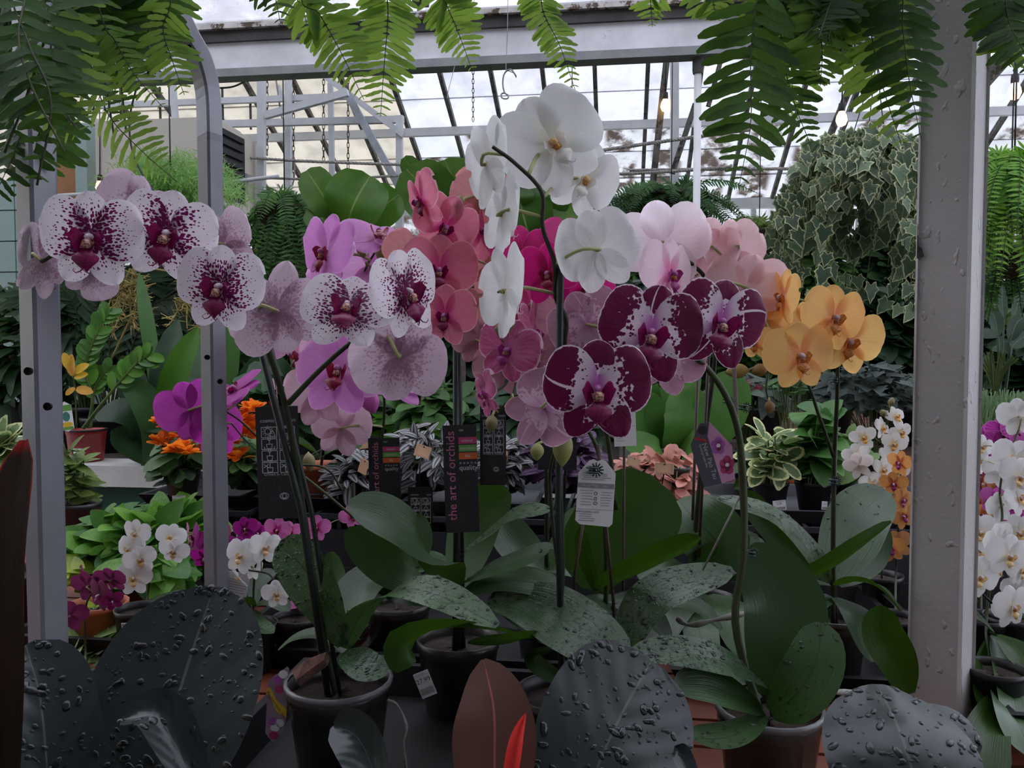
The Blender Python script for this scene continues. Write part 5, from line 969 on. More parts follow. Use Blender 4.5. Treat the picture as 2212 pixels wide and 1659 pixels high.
plant('philodendron','dark leafy philodendron under the hot pink blooms','plant',onb(1150,2.95,ZBD) if False else onb(1150,3.05,ZF if P(1150,753,3.05).x>.26 else ZBD),(.09,.14,BLKPOT),[cl(1170,900,3.0,150,85,200,'heart',DKL,(.07,.14),zmin=-.7),cl(1100,930,2.95,60,40,24,'oval',MDL,(.08,.14),zmin=-.3)],62)
plant('broad_leaf_plant','glossy dark broad leaves beneath the lilac blooms','plant',onb(640,3.0,ZBD),(.09,.14,BLKPOT),[cl(650,880,3.0,120,110,90,'oval',DKL,(.12,.2),zmin=-.6,droop=.1),cl(770,900,2.95,60,60,24,'oval',MDL,(.1,.16),zmin=-.6)],63)
tag(part('bark_pole',MB().tube([onb(925,3.0,ZBD)+V((0,-.12,0)),P(920,820,3.0)],[.02,.016],8),surf('reddish bark',(.11,.055,.04),.85,var=.3,vs=40,bump=.5)),'reddish bark pole rising behind the silver striped mound','pole')
# bromeliad, small pots on the brown bench
t=plant('bromeliad','grey green bromeliad with a pink flower beside the ochre buds','plant',onb(1610,3.2,ZF),(.06,.1,surf('dark green pot',(.02,.05,.03),.45)),[cl(1620,850,3.2,75,40,60,'lance',leafm('silver grey leaf',(.12,.17,.13),None,.5,.15),(.12,.2),zmin=-.2,droop=.4)],64)
for px,py in ((1612,832),(1640,845)): joined('pink_flower',TL['needle'],[orient(P(px,py,3.1),rdir(random)+V((0,0,.5)),rdir(random),.03) for _ in range(40)],leafm('pink bract',(.75,.10,.16),None,.5,.4),t)
plant('seedling_pot','small orange pot with thin stemmed seedling on the brown bench','plant',onb(1705,3.0,ZF+.001),(.034,.062,surf('orange plastic pot',(.55,.09,.02),.45)),[cl(1700,835,3.0,50,30,22,'heart',POTH,(.03,.05),zmin=-.3)],65)
plant('ivy_plant','dull grey green ivy mound left of the wooden post','plant',onb(1890,2.95,ZF),(.07,.11,BLKPOT),[cl(1880,850,2.95,115,62,230,'ivy',IVYD,(.055,.085),zmin=-.6,droop=.45)],66)
plant('rosemary_plant','pale green needle leaved herb right of the wooden post','plant',onb(2170,2.35,ZF) if False else onb(2170,2.9,ZF),(.10,.10,BLKPOT),[cl(2160,915,2.85,110,60,1400,'needle',leafm('rosemary needle',(.26,.38,.20),(.16,.27,.12),.5,.2),(.04,.075),zmin=-.2,droop=-.7,ind=False,out=.35)],67,stemn=60)
st=thing('bird_of_paradise','grey green paddle leaved plant right of the wooden post','plant',onb(2150,3.3,ZF)); pot(st,onb(2150,3.3,ZF),.1,.08,.14,BLKPOT,n=16)
PAD=leafm('grey green paddle leaf',(.10,.16,.11),(.06,.10,.07),.5,.2,rib=((.2,.26,.18),.08))
for pts,w in (([(2168,690,3.3),(2165,650,3.3),(2166,615,3.3)],20),([(2190,690,3.3),(2200,650,3.3),(2208,630,3.3)],26),([(2156,725,3.2),(2150,690,3.2),(2142,670,3.2)],30),([(2182,735,3.2),(2195,700,3.2),(2212,685,3.2)],34),([(2185,750,3.2),(2200,735,3.2),(2225,720,3.2)],34)):
    q=pxs(pts); l=part('leaf',leaf_mb(q,mpx(w,3.3),cv((-.2,.1,1)),fold=.3,b=.6,nv=8),PAD,st); part('leaf_stalk',MB().tube(spline([onb(2150,3.3,ZF+.1),(q[0]+onb(2150,3.3,ZF+.1))/2+V((.01,0,0)),q[0]],6),.004,5),PAD,l)
for k_ in range(18):
    a=random.uniform(-40,40); part('blade',leaf_mb(pxs([(2150,860,3.25),(2150+a*.5,800,3.22),(2150+a*1.3,750+abs(a)*.6,3.2)]),mpx(7,3.2),cv((0,.2,1)),nu=2,nv=6),OLIVE,st)
# tall bushes standing on the floor along the back wall
for i,(px,py,ry,lab) in enumerate([(640,700,150,'tall back wall bush behind the hanging fern'),(820,690,170,'tall back wall bush between the fiddle leaf figs'),(1010,680,180,'tall back wall bush behind the coral blooms'),(1200,680,180,'tall back wall bush behind the tall white orchid'),(1390,670,180,'tall back wall bush behind the blush blooms'),(1570,670,180,'tall back wall bush right of the white steel pipe'),(1750,660,190,'tall back wall bush under the ivy basket'),(1930,660,200,'tall back wall bush behind the wooden post'),(2110,680,180,'tall back wall bush behind the bright green fern'),(2270,690,180,'tall back wall bush at the right corner')]):
    p=P(px,753,7.4); plant('tall_bush',lab,'bush',V((p.x,p.y,0)),None,[(C(px,py,7.4),R(104,ry,7.4,90),700,'oval',DKL if i%2 else MDL,(.14,.3),dict(zmin=-.95,ind=False,droop=.4,shell=.5))],170+i,stemn=30,stem_r=.008)
# dark plants that fill the far benches; each bush its own thing
fr=random.Random(9); fills=[(60,760,4.1,130,150,DKL,'lance','dark palm-like shrub at the left wall'),(180,720,3.9,110,120,DKL,'lance','dark feathery shrub behind the zz plant'),(420,740,4.2,130,130,DKL,'oval','dark shrub behind the cast iron plant'),(600,660,4.0,120,120,MDL,'oval','green shrub under the hanging fern at the left'),(760,760,4.3,130,130,DKL,'oval','dark shrub behind the lilac blooms'),(950,740,4.4,130,130,DKL,'oval','dark shrub behind the coral blooms'),(1120,780,4.4,130,120,DKL,'heart','dark shrub behind the hot pink blooms'),(1300,720,4.2,130,130,DKL,'oval','dark shrub behind the burgundy blooms'),(1480,780,4.4,130,120,DKL,'oval','dark shrub behind the white steel pipe'),(1640,740,4.2,130,120,MDL,'oval','mid green shrub behind the blush blooms'),(1790,760,4.3,130,130,DKL,'lance','dark shrub behind the peach blooms'),(1940,760,4.2,100,140,DKL,'oval','dark shrub behind the wooden post'),(2120,770,4.1,140,110,DKL,'heart','dark shrub behind the bird of paradise'),(2260,800,3.7,110,100,DKL,'heart','dark shrub at the right end of the benches')]
for i,(px,py,d,rx,ry,m,tm,lab) in enumerate(fills):
    p=P(px,753,d); z=(ZBD if p.y<4.4 else 0.) if p.x<-1.0 else ((.80 if p.y>4.72 else ZF) if p.x>.2 else ZBD)
    plant('shrub',lab,'shrub',V((p.x,p.y,z)),(.13,.2,BLKPOT),[cl(px,py,d,rx,ry,420,tm,m,(.10,.2),zmin=-.85,ind=False,droop=.4),cl(px,py-20,d,rx*.8,ry*.8,120,tm,OLIVE if i%3==0 else m,(.08,.16),zmin=-.6,ind=False)],70+i,stemn=24,stem_r=.004)
# ================================================================== FERNS AND HANGING BASKETS
FERN=leafm('fern leaflet',(.12,.27,.04),(.06,.17,.025),.45,.6,tcol=(.5,.72,.1)); FERND=leafm('dark fern leaflet',(.030,.085,.016),(.014,.045,.010),.5,.42,tcol=(.16,.34,.03),spec=.2); FERNB=leafm('bright fern leaflet',(.20,.40,.05),(.10,.26,.04),.5,.4); FERNM=leafm('mid fern leaflet',(.07,.18,.045),(.03,.095,.03),.5,.3)
RACH=leafm('fern midrib',(.05,.06,.02),None,.6,.05)
def frond(parent,pts,n,L,mat,nh,ind,tm='pinna',rr=random,rad=.0013,start=.04,taper=3.6,ang=.30,name='leaflet'):
    sp_=spline(pts,30); ms=[]
    for i in range(n):
        v=start+(1-start)*(i+.5)/n; q=v*30; j=min(int(q),29); p=sp_[j].lerp(sp_[j+1],q-j); tg=(sp_[j+1]-sp_[j]).normalized(); N=V(nh)-tg*V(nh).dot(tg); N.normalize(); S=tg.cross(N)
        for sg in(1,-1):
            s=L*min(1,(1-v)*taper+.14)*rr.uniform(.85,1.1); x=S*sg+tg*(ang+rr.uniform(-.12,.12))+N*rr.uniform(-.25,.2); ms.append(orient(p,x,N+S*sg*rr.uniform(-.2,.5)+rdir(rr)*.12,s))
    if ind:
        f=part('frond',MB().tube(sp_,[rad*(1-.7*i/30) for i in range(31)],5),RACH,parent); copies(name,tmesh(tm,mat,name),ms,f); return len(ms)
    joined('frond',TL[tm],ms,mat,parent)['kind']='stuff'; part('midrib',MB().tube(sp_,rad,4),RACH,parent); return 0
rr=random.Random(21); RAILZ=2.9
def hanging_fern(label,px,py,d,fr,seed,extra=0,box=None,Lp=80):
    rr=random.Random(seed); c=P(px,py,d); b=V((c.x,c.y,c.z)); t=thing('hanging_fern',label,'fern',b); pot(t,b-V((0,0,.12)),.12,.09,.14,BLKPOT,n=18); tot=0
    for k_ in range(3):
        a=k_*2.094; part('wire',MB().tube([b+V((.12*math.cos(a),.12*math.sin(a),.02)),b+V((0,0,.4))],.0015,4),WIRE,t)
    part('hook',MB().tube([b+V((0,0,.4)),V((b.x,b.y,roofz(b.y)-.01))],.003,5),WIRE,t)
    for f in fr:
        pts=[b+V((0,0,.03)),(b+P(*f[0][0]))/2+V((0,-.02,.10))]+pxs(f[0]); m=f[2] if len(f)>2 else FERN; dd=f[0][0][2]; n=int(f[3]*.9) if len(f)>3 else 24
        tot+=frond(t,pts,n,mpx(f[1],dd),m,cv((rr.uniform(-.35,.35),.25,.9)),tot+2*n<=300,rr=rr,start=.30)
    for k_ in range(extra):
        x0=rr.uniform(box[0],box[1]); y0=rr.uniform(box[2],box[3]); dd=d+rr.uniform(-.12,.25); x1=x0+rr.uniform(-60,60)
        pts=[b+V((0,0,.03)),(b+P(x0,-60,dd))/2+V((0,0,.08)),P(x0,-60,dd),P((x0+x1)/2,(y0-60)/2,dd),P(x1,y0,dd-.03)]
        frond(t,pts,26,mpx(Lp*rr.uniform(.7,1.1),dd),FERND if rr.random()<.92 else FERN,cv((rr.uniform(-.8,.8),.2,.8)),False,rr=rr,start=.3)
    return t
hanging_fern('hanging fern with dense dark fronds over the hoop frame',120,-260,1.12,[([(180,60,1.02),(225,230,1.0),(300,320,.98),(382,392,.96)],62,FERN,24),([(215,20,1.0),(250,90,1.0),(290,160,1.0),(352,232,1.0)],56,FERN,24),([(360,-40,1.0),(352,60,1.0),(372,130,1.0),(398,205,1.0)],62,FERN,22),
 ([(245,-40,1.05),(240,60,1.05),(258,130,1.05)],66,FERND,20),([(70,60,.95),(70,200,.92),(30,330,.9),(-20,440,.9)],95,FERND,20),([(110,100,.98),(90,220,.95),(75,330,.94),(45,430,.93)],95,FERND,20),([(20,40,1.0),(30,160,1.0),(60,280,.98)],100,FERND,18),([(320,-40,1.1),(320,60,1.1),(318,120,1.1)],80,FERND,16),([(60,-60,.84),(40,80,.80),(70,190,.78),(140,330,.77)],110,FERND,16),([(90,-60,.86),(100,60,.82),(60,200,.80),(10,330,.79)],110,FERND,16),([(20,-60,.84),(60,90,.80),(110,220,.78),(80,400,.77)],105,FERND,18),([(130,-40,.88),(110,100,.84),(130,220,.82),(175,290,.8)],100,FERN,16)],31,22,(-40,330,120,300),85)
hanging_fern('hanging fern with pale green frond tips above the white orchid',900,-300,1.2,[([(655,-30,1.05),(690,30,1.05),(735,110,1.05),(786,215,1.05)],72,FERN,28),([(838,-60,1.08),(838,40,1.08),(830,140,1.08),(822,252,1.08)],70,FERN,28),([(950,-40,1.1),(965,10,1.1),(990,70,1.1),(1020,152,1.1)],62,FERN,26),([(1150,-60,1.12),(1175,30,1.12),(1210,100,1.12),(1246,205,1.12)],52,FERN,30),([(640,-60,1.1),(655,20,1.1),(672,85,1.1)],56,FERN,18),([(1400,-60,1.15),(1405,0,1.15),(1409,58,1.15)],44,FERN,18),([(560,-70,1.0),(590,-20,.98),(606,50,.97)],56,FERND,14)],32)
hanging_fern('hanging fern with the largest fronds beside the wooden post',1720,-280,1.1,[([(1640,-40,.98),(1622,120,.98),(1622,260,.97),(1598,395,.96)],112,FERND,24),([(1690,-20,1.02),(1690,110,1.02),(1715,220,1.02),(1752,315,1.02)],84,FERND,24),([(1780,-60,1.0),(1772,40,1.0),(1776,120,1.0),(1772,185,1.0)],80,FERN,20),([(1870,-60,1.0),(1880,60,1.0),(1905,180,1.0),(1948,315,1.0)],92,FERN,26),([(1940,-60,.98),(1950,60,.98),(1965,180,.98),(1990,300,.98)],92,FERND,22),([(1740,-40,1.1),(1735,60,1.1),(1715,160,1.1),(1700,280,1.1)],80,FERN,18),([(1530,-60,1.1),(1540,0,1.1),(1546,45,1.1)],60,FERN,16)],33,9,(1600,1960,60,200),85)
hanging_fern('hanging fern with twisted dry fronds right of the wooden post',2210,-260,1.1,[([(2150,-60,1.0),(2152,40,1.0),(2145,90,1.0)],64,FERND,20),([(2175,-40,.98),(2178,40,.98),(2200,90,.97),(2240,160,.96)],84,FERND,20),([(2200,20,1.02),(2195,90,1.02),(2170,140,1.02)],70,FERN,18)],34)
def mid_fern(label,px,py,d,rx,ry,n,L,mat,seed,down=.6,y0=0,hang=True,zb=None,tm='fine'):
    """a bushy fern seen whole: arching fronds of small leaflets"""
    rr=random.Random(seed); c=P(px,py,d); b=c if hang else onb(px,d,zb); t=thing('hanging_fern' if hang else 'potted_fern',label,'fern',b)
    pot(t,(c-V((0,0,mpx(40,d)))) if hang else b,mpx(60,d),mpx(48,d),mpx(60,d) if hang else .14,surf('brown basket',(.05,.035,.025),.7),n=16)
    if hang: part('wire',MB().tube([c,V((c.x,c.y,roofz(c.y)-.06))],.003,4),WIRE,t)
    else: part('crown',MB().tube([b+V((0,0,.1)),c],.02,6),RACH,t)
    for k_ in range(n):
        a=rr.uniform(0,6.283); e=rr.uniform(.45,1.15); o=V((math.cos(a)*mpx(rx,d)*e,math.sin(a)*mpx(rx,d)*e*.8,0)); hh=rr.uniform(.3,2.2)*mpx(ry,d); gg=(rr.uniform(.5,1.6)*down+.6+hh/mpx(ry,d)*.45)*mpx(ry,d); sw=V((rr.uniform(-.3,.3)*mpx(rx,d),0,0))
        frond(t,[c+o*s_+sw*s_*s_+V((0,0,hh*s_-gg*s_*s_)) for s_ in (.06,.35,.7,1.)],28,mpx(L*.62,d)*rr.uniform(.8,1.1),mat,o.normalized()*.6+V((0,0,.8)) -F_*.5+rdir(rr)*.7,False,tm,rr,.0015,.1)
    return t
mid_fern('bushy hanging fern left of the lilac blooms',615,470,3.6,125,105,120,36,leafm('cascading fern leaflet',(.11,.25,.06),(.05,.14,.04),.5,.35),41,1.3)
mid_fern('bushy fern hanging behind the tall white orchid',1235,440,4.0,85,65,60,30,FERNM,42,.5)
mid_fern('wide bushy fern hanging behind the blush blooms',1450,440,4.0,150,75,100,32,FERNM,43,.6)
mid_fern('bright green fern cascading right of the wooden post',2190,400,2.7,150,150,130,40,FERNB,44,1.2)
mid_fern('dark fern cascading under the bright green fern',2180,560,3.0,110,80,60,30,FERNM,45,1.2)
mid_fern('feathery pale fern behind the ivy basket',1640,520,4.1,80,80,24,28,leafm('yellow green fern leaflet',(.22,.32,.07),None,.5,.35),46,.5)
# asparagus fern: hair-fine foliage
b=P(370,470,3.5); t=thing('asparagus_fern','hair fine pale green asparagus fern before the ventilation unit','fern',b); pot(t,b-V((0,0,.14)),.12,.09,.15,BLKPOT,n=16); part('wire',MB().tube([b,V((b.x,b.y,roofz(b.y)-.06))],.003,4),WIRE,t)
rr=random.Random(50); ASPM=leafm('asparagus needle',(.30,.50,.16),(.16,.34,.09),.6,.4)
for k_ in range(110):
    ex=rr.uniform(-170,185); top=rr.uniform(-130,60); dz=rr.uniform(-.25,.3); sp_=spline([b,P(370+ex*.45,470+top*.9-20,3.5+dz*.5),P(370+ex,470+top*.75+abs(ex)*.12,3.5+dz)],16); ms=[]
    for i in range(3,17):
        for _ in range(11):
            p=sp_[i]+rdir(rr)*.035; ms.append(orient(p,rdir(rr)+V((0,0,.2)),rdir(rr),rr.uniform(.025,.045)))
    o=joined('frond',TL['needle'],ms,ASPM,t); o['kind']='stuff'
part('stems',MB().tube([b,b+V((0,0,.1))],.01,6),RACH,t)
# palm behind the spotted orchid
pl_=thing('palm','dark narrow leaved palm behind the spotted blooms','palm',onb(230,3.75,ZBD)); pot(pl_,onb(230,3.75,ZBD),.12,.1,.16,BLKPOT,n=16); rr=random.Random(51)
PALM=leafm('palm leaflet',(.05,.10,.05),(.025,.055,.028),.45,.2)
for e in ((90,600),(140,640),(190,590),(250,570),(330,600),(400,640),(430,700),(60,690),(300,680),(180,690),(380,580),(120,740)):
    q=P(e[0],e[1],3.7+rr.uniform(-.15,.2)); b0=onb(230,3.75,ZBD+.1); frond(pl_,[b0,(b0+q)/2+V((0,0,.22)),q],26,.26,PALM,-F_+V((0,0,.6)),False,'strap',rr,.004,.25,3.,.8)
ds=thing('dried_palm_sprig','dry straw coloured palm flower sprig hanging behind the spotted blooms','sprig',P(285,580,3.45)); DRY=leafm('dry straw',(.42,.33,.12),(.30,.24,.09),.7,.1)
for x0,y0,n in ((285,580,9),(395,590,6)):
    mb=MB(); ms=[]
    for k_ in range(n):
        e=P(x0+rr.uniform(-75,45),y0+rr.uniform(60,140),3.45); s=P(x0+rr.uniform(-5,10),y0,3.45); pp_=spline([s,(s+e)/2+V((rr.uniform(-.02,.05),0,.02)),e],14); mb.tube(pp_,.003,4)
        for i in range(4,15):
            for _ in range(5): ms.append(orient(pp_[i],rdir(rr)+V((0,0,-.3)),rdir(rr),rr.uniform(.03,.06)))
    part('branch',mb,DRY,ds); joined('dry_tassels',TL['needle'],ms,DRY,ds)['kind']='stuff'
part('stalk',MB().tube(spline([P(230,800,3.7),P(300,640,3.5),P(285,580,3.45),P(395,590,3.45)],10),.005,5),DRY,ds)
# ivy basket
b=P(1870,405,2.6); iv=thing('ivy_basket','hanging basket of cream edged ivy in a dark green pot','plant',b); DGP=surf('dark green pot',(.012,.035,.022),.45); pot(iv,b,mpx(58,2.6),mpx(40,2.6),mpx(85,2.6),DGP,n=22)
for x in(-40,0,45): part('wire',MB().tube([P(1870+x,330,2.6),P(1893,130,2.6)],.002,4),WIRE,iv)
part('hook',MB().tube([P(1893,135,2.6),V((P(1893,130,2.6).x,P(1893,130,2.6).y,roofz(P(1893,130,2.6).y)-.08))],.003,5),WIRE,iv)
rr=random.Random(52); ms=[]; ms2=[]; vines=MB()
def ivyleaf(p,s): return orient(p,V((rr.uniform(-.7,.7),0,-1))+rdir(rr)*.4,-F_+V((0,0,.45))+rdir(rr)*.45,s)
for k_ in range(84):
    a=rr.uniform(0,6.283); r0=mpx(rr.uniform(70,135),2.6); o=V((math.cos(a),math.sin(a)*.8,0)); ln=mpx(rr.uniform(90,330)*(1 if k_%3 else .5),2.6)
    if abs(o.x)<.35 and o.y<0: ln*=.35
    top=P(1860,320,2.6); p1=top+o*r0*.6+V((0,0,.03)); p2=top+o*r0+V((0,0,-.04)); p3=p2+o*r0*.35+V((rr.uniform(-.04,.02),0,-ln)); sp_=spline([top,p1,p2,(p2+p3)/2+o*.03,p3],16); vines.tube(sp_,.0016,4)
    for i in range(2,17):
        if rr.random()<.78: ms.append(ivyleaf(sp_[i]+rdir(rr)*.022,rr.uniform(.045,.075)))
rr.shuffle(ms); ms.sort(key=lambda m:m.translation.y); copies('leaf',tmesh('ivy',IVYV),ms[:300],iv); joined('rear_leaves',TL['ivy'],ms[300:],IVYV,iv)['kind']='stuff'; part('vines',vines,OLIVE,iv)
# ================================================================== RUBBER PLANTS IN FRONT
RUB=leafm('burgundy rubber leaf',(.016,.026,.024),(.009,.014,.014),.3,.03,vein=40.,rib=((.06,.055,.045),.025),spec=.4,under=(.075,.028,.022)); RUBB=leafm('brown rubber leaf back',(.085,.038,.028),(.055,.025,.02),.45,.12,vein=18.,rib=((.30,.08,.07),.04)); REDS=leafm('red leaf sheath',(.62,.035,.03),(.5,.02,.02),.4,.25); RUBD=leafm('maroon leaf underside',(.022,.010,.006),(.015,.007,.004),.7,.05,spec=.1,edge=((.25,.012,.010),.93))
def rubber(label,px,d,lv,trunk_top):
    b=P(px,753,d); b.z=0; t=thing('rubber_plant',label,'rubber plant',b); pot(t,b,.10,.08,.2,BLKPOT,n=18); tt=P(*trunk_top)
    part('trunk',MB().tube(spline([b+V((0,0,.16)),(b+tt)/2+V((.01,0,0)),tt],10),[.010-.0005*i for i in range(11)],8),surf('grey brown bark',(.12,.09,.065),.8),t)
    for pts,w,nh,m,kw in lv:
        kw=dict(kw); dn=kw.pop('drops',0); p3=pxs(pts); mb=leaf_mb(p3,mpx(w,pts[1][2]),cv(nh),**kw); nm='leaf' if m is not REDS else 'leaf_sheath'; l=part(nm,mb,m,t)
        part('leaf_stalk',MB().tube(spline([tt,(tt+p3[0])/2,p3[0]],5),.003,6),REDS,l)
        if dn: drops(mb,dn,.0007,.0029,DROP,l,seed=dn+int(w))
    return t
rubber('dark rubber plant with the largest droplet covered leaf by the left post',330,.56,[([(330,1760,.54),(360,1590,.56),(410,1420,.59),(462,1268,.62)],405,(-.12,.35,.92),RUB,dict(fold=.16,b=.5,nu=10,nv=20,drops=260)),
 ([(110,1800,.48),(100,1640,.49),(85,1500,.51),(55,1392,.53)],230,(.35,.5,.8),RUB,dict(fold=.15,nu=8,drops=130)),([(440,1740,.47),(380,1610,.47),(335,1545,.475),(268,1552,.48)],120,(.2,.8,.5),RUB,dict(fold=.5,drops=14)),
 ([(0,1900,.40),(-4,1500,.41),(0,1200,.43),(52,950,.46)],150,(-.15,.1,.98),RUBD,dict(fold=.12,b=.45))],(320,1900,.5))
rubber('rubber plant with a brown leaf back and a red sheath',1130,.55,[([(1066,1800,.52),(1068,1640,.53),(1066,1530,.54),(1044,1424,.56)],185,(-.1,.0,1),RUBB,dict(fold=.1,b=.62)),([(1095,1740,.50),(1112,1630,.505),(1122,1580,.51),(1136,1540,.515)],42,(-.3,.1,1),REDS,dict(fold=.6,a=.3,b=.8)),
 ([(1230,1850,.52),(1290,1660,.54),(1350,1530,.57),(1408,1428,.60)],345,(.05,.4,.9),RUB,dict(fold=.12,b=.40,nu=10,nv=20,drops=240)),([(830,1760,.48),(800,1650,.50),(768,1590,.51),(720,1566,.52)],118,(-.2,.5,.8),RUB,dict(fold=.45,rough=0) if False else dict(fold=.45)),
 ([(1520,1760,.5),(1490,1680,.52),(1470,1630,.53),(1458,1612,.53)],50,(.2,.3,.9),RUB,dict(fold=.3))],(1150,1950,.52))
rubber('dark rubber plant leaf curling before the wooden post',1960,.58,[([(2010,1900,.52),(1985,1720,.54),(1945,1580,.57),(1895,1476,.62)],350,(-.1,.75,.65),RUB,dict(fold=-.25,b=.36,nu=10,nv=18,drops=150)),([(1960,1800,.54),(2010,1660,.58),(2050,1590,.60),(2120,1600,.60)],170,(.2,.7,.7),RUB,dict(fold=-.2,drops=40))],(1950,2000,.52))
# ================================================================== TAGS AND LETTERING
CARDW=surf('white tag card',(.72,.70,.70),.5,var=.04); CARDB=surf('black glossy tag',(.010,.010,.012),.28,var=.1); INK=surf('dark print',(.04,.04,.05),.6); INKW=surf('white print',(.55,.55,.55),.6); INKP=surf('pink print',(.55,.16,.26),.6); INKG=surf('green print',(.13,.33,.06),.6); INKO=surf('orange print',(.55,.11,.015),.6); INKM=surf('magenta print',(.45,.04,.14),.6); FADE=surf('faint grey print',(.035,.035,.04),.4); SLATE=surf('slate tag',(.075,.075,.10),.5); PINKT=surf('pink photo print',(.62,.30,.50),.5); YTAG=surf('yellow print',(.75,.48,.03),.5); KRAFT=surf('peach paper tag',(.72,.45,.27),.7,var=.08); VIO=surf('violet print',(.42,.10,.42),.5); GRT=surf('grey print',(.3,.29,.3),.6)
TX={}
def text_mb(s,align='CENTER'):
    if (s,align) in TX: return TX[s,align]
    cu=bpy.data.curves.new('t','FONT'); cu.body=s; cu.align_x=align; cu.align_y='CENTER'; cu.resolution_u=2; o=bpy.data.objects.new('t',cu); COL.objects.link(o)
    me=bpy.data.meshes.new_from_object(o); mb=MB(); mb.add([v.co.copy() for v in me.vertices],[tuple(p.vertices) for p in me.polygons]); bpy.data.objects.remove(o); bpy.data.curves.remove(cu); bpy.data.meshes.remove(me); TX[s,align]=mb; return mb
class Card:
    def __init__(s,name,label,cat,px,py,d,w,h,mat,roll=0,yaw=0,outline=None,group=None):
        s.c=P(px,py,d); s.d=d; s.w=mpx(w,d); s.h=mpx(h,d); a=math.radians(roll); y=math.radians(yaw)
        r=R_*math.cos(y)+F_*math.sin(y); s.r=r*math.cos(a)+U_*math.sin(a); s.u=-r*math.sin(a)+U_*math.cos(a); s.n=s.r.cross(s.u)
        s.t=thing(name,label,cat,s.c-U_*s.h/2,group); o=outline or [(0,0),(1,0),(1,1),(0,1)]
        part('card',MB().poly([s.at(*q) for q in o],-s.n*.0008),mat,s.t,False)
    def at(s,x,y,z=0.): return s.c+s.r*((x-.5)*s.w)+s.u*((y-.5)*s.h)+s.n*z
    def rect(s,x0,y0,x1,y1,mat,name='print',z=.0003): part(name,MB().poly([s.at(x0,y0,z),s.at(x1,y0,z),s.at(x1,y1,z),s.at(x0,y1,z)]),mat,s.t,False); return s
    def poly(s,pts,mat,name='print',z=.0004): part(name,MB().poly([s.at(x,y,z) for x,y in pts]),mat,s.t,False); return s
    def blob(s,x,y,rx,ry,mat,n=14,z=.0005,name='print'): return s.poly([(x+rx*math.cos(a),y+ry*math.sin(a)) for a in [2*math.pi*k/n for k in range(n)]],mat,name,z)
    def lines(s,ls,wd,mat,name='print'):
        mb=MB()
        for pl in ls:
            for a,b in zip(pl,pl[1:]):
                A=s.at(*a,.0004); B=s.at(*b,.0004); t=(B-A)
                if t.length<1e-7: continue
                t.normalize(); q=s.n.cross(t)*wd*s.w/2; mb.poly([A-q,B-q,B+q,A+q])
        part(name,mb,mat,s.t,False); return s
    def text(s,txt,x,y,size,mat,rot=0,align='CENTER',sx=1.):
        tm=text_mb(txt,align); a=math.radians(rot); r=s.r*math.cos(a)+s.u*math.sin(a); u=-s.r*math.sin(a)+s.u*math.cos(a); k_=size*s.h; o=s.at(x,y,.0005); mb=MB()
        mb.add([o+r*(v[0]*k_*sx)+u*(v[1]*k_) for v in tm.v],tm.f); part('lettering',mb,mat,s.t,False); return s
def circ(x,y,rx,ry,n=14,a0=0,a1=6.2832): return [(x+rx*math.cos(a0+(a1-a0)*k/n),y+ry*math.sin(a0+(a1-a0)*k/n)) for k in range(n+1)]
def orchid_ghost(c,x,y,s,mat):
    asp=c.w/c.h
    for dx,dy,rx,ry in ((-.19,.03,.19,.15),(.19,.03,.19,.15),(0,.17,.12,.13),(-.12,-.15,.12,.13),(.12,-.15,.12,.13)): c.lines([circ(x+dx*s,y+dy*s*asp,rx*s,ry*s*asp)],.012,mat)
def care_icons(c,y0,dy,cols=2,m=INKW):
    asp=c.w/c.h; bw=.36; bh=dy*.88; ls=[]
    for r in range(4):
        for q in range(cols):
            x=.13+q*.42; y=y0-r*dy; ls.append([(x,y),(x+bw,y),(x+bw,y+bh),(x,y+bh),(x,y)])
            cx,cy=x+bw/2,y+bh/2
            if r==0:
                ls.append(circ(cx-.03,cy+.01,.07,.07*asp))
                for k_ in range(12): a=k_*.5236; ls.append([(cx-.03+.09*math.cos(a),cy+.01+.09*asp*math.sin(a)),(cx-.03+.13*math.cos(a),cy+.01+.13*asp*math.sin(a))])
                ls.append([(cx,cy-.035),(cx+.15,cy-.035),(cx+.075,cy+.02),(cx,cy-.035)])
            else:
                ls.append([(cx-.07,cy+.0),(cx+.07,cy+.0),(cx+.05,cy-.04),(cx-.05,cy-.04),(cx-.07,cy+.0)]); ls.append([(cx,cy),(cx,cy+.035)])
                if r in(1,2): ls.append(circ(cx,cy+.045,.035,.035*asp,8))
                if r==1: ls.append([(cx-.13,cy-.02),(cx-.1,cy-.045),(cx+.1,cy-.045),(cx+.13,cy-.02)])
                if r==3: ls.append([(cx,cy+.035),(cx+.03,cy+.05),(cx+.06,cy+.04)]); ls.append([(cx-.15,cy+.03),(cx-.03,cy-.0)]); ls.append([(cx-.15,cy+.0),(cx-.03,cy+.03)])
    c.lines(ls,.016,m,'care_icons')
def black_front(name,label,px,py,d,w,h,roll,full=True):
    c=Card(name,label,'tag',px,py,d,w,h,CARDB,roll)
    c.text('the art of orchids' if full else 'the art of orchids',.23,.53,.115,INKP,90,sx=1.02)
    for k_,(t_,m) in enumerate((('colour',INKM),('emotion',INKG),('life',INKO))):
        y=.855-.072*k_; c.rect(.46,y-.031,1.,y+.031,m,'colour_bar'); c.text(t_,.72,y,.042,INKW)
    c.text('* * * * *',.72,.635,.05,INKW); c.text('quality',.73,.60,.066,INKW); orchid_ghost(c,.55,.38,.95,FADE); orchid_ghost(c,.5,.15,.9,FADE); c.blob(.55,.95,.07,.012,surf('punched hole',(.2,.2,.2),.5)); return c
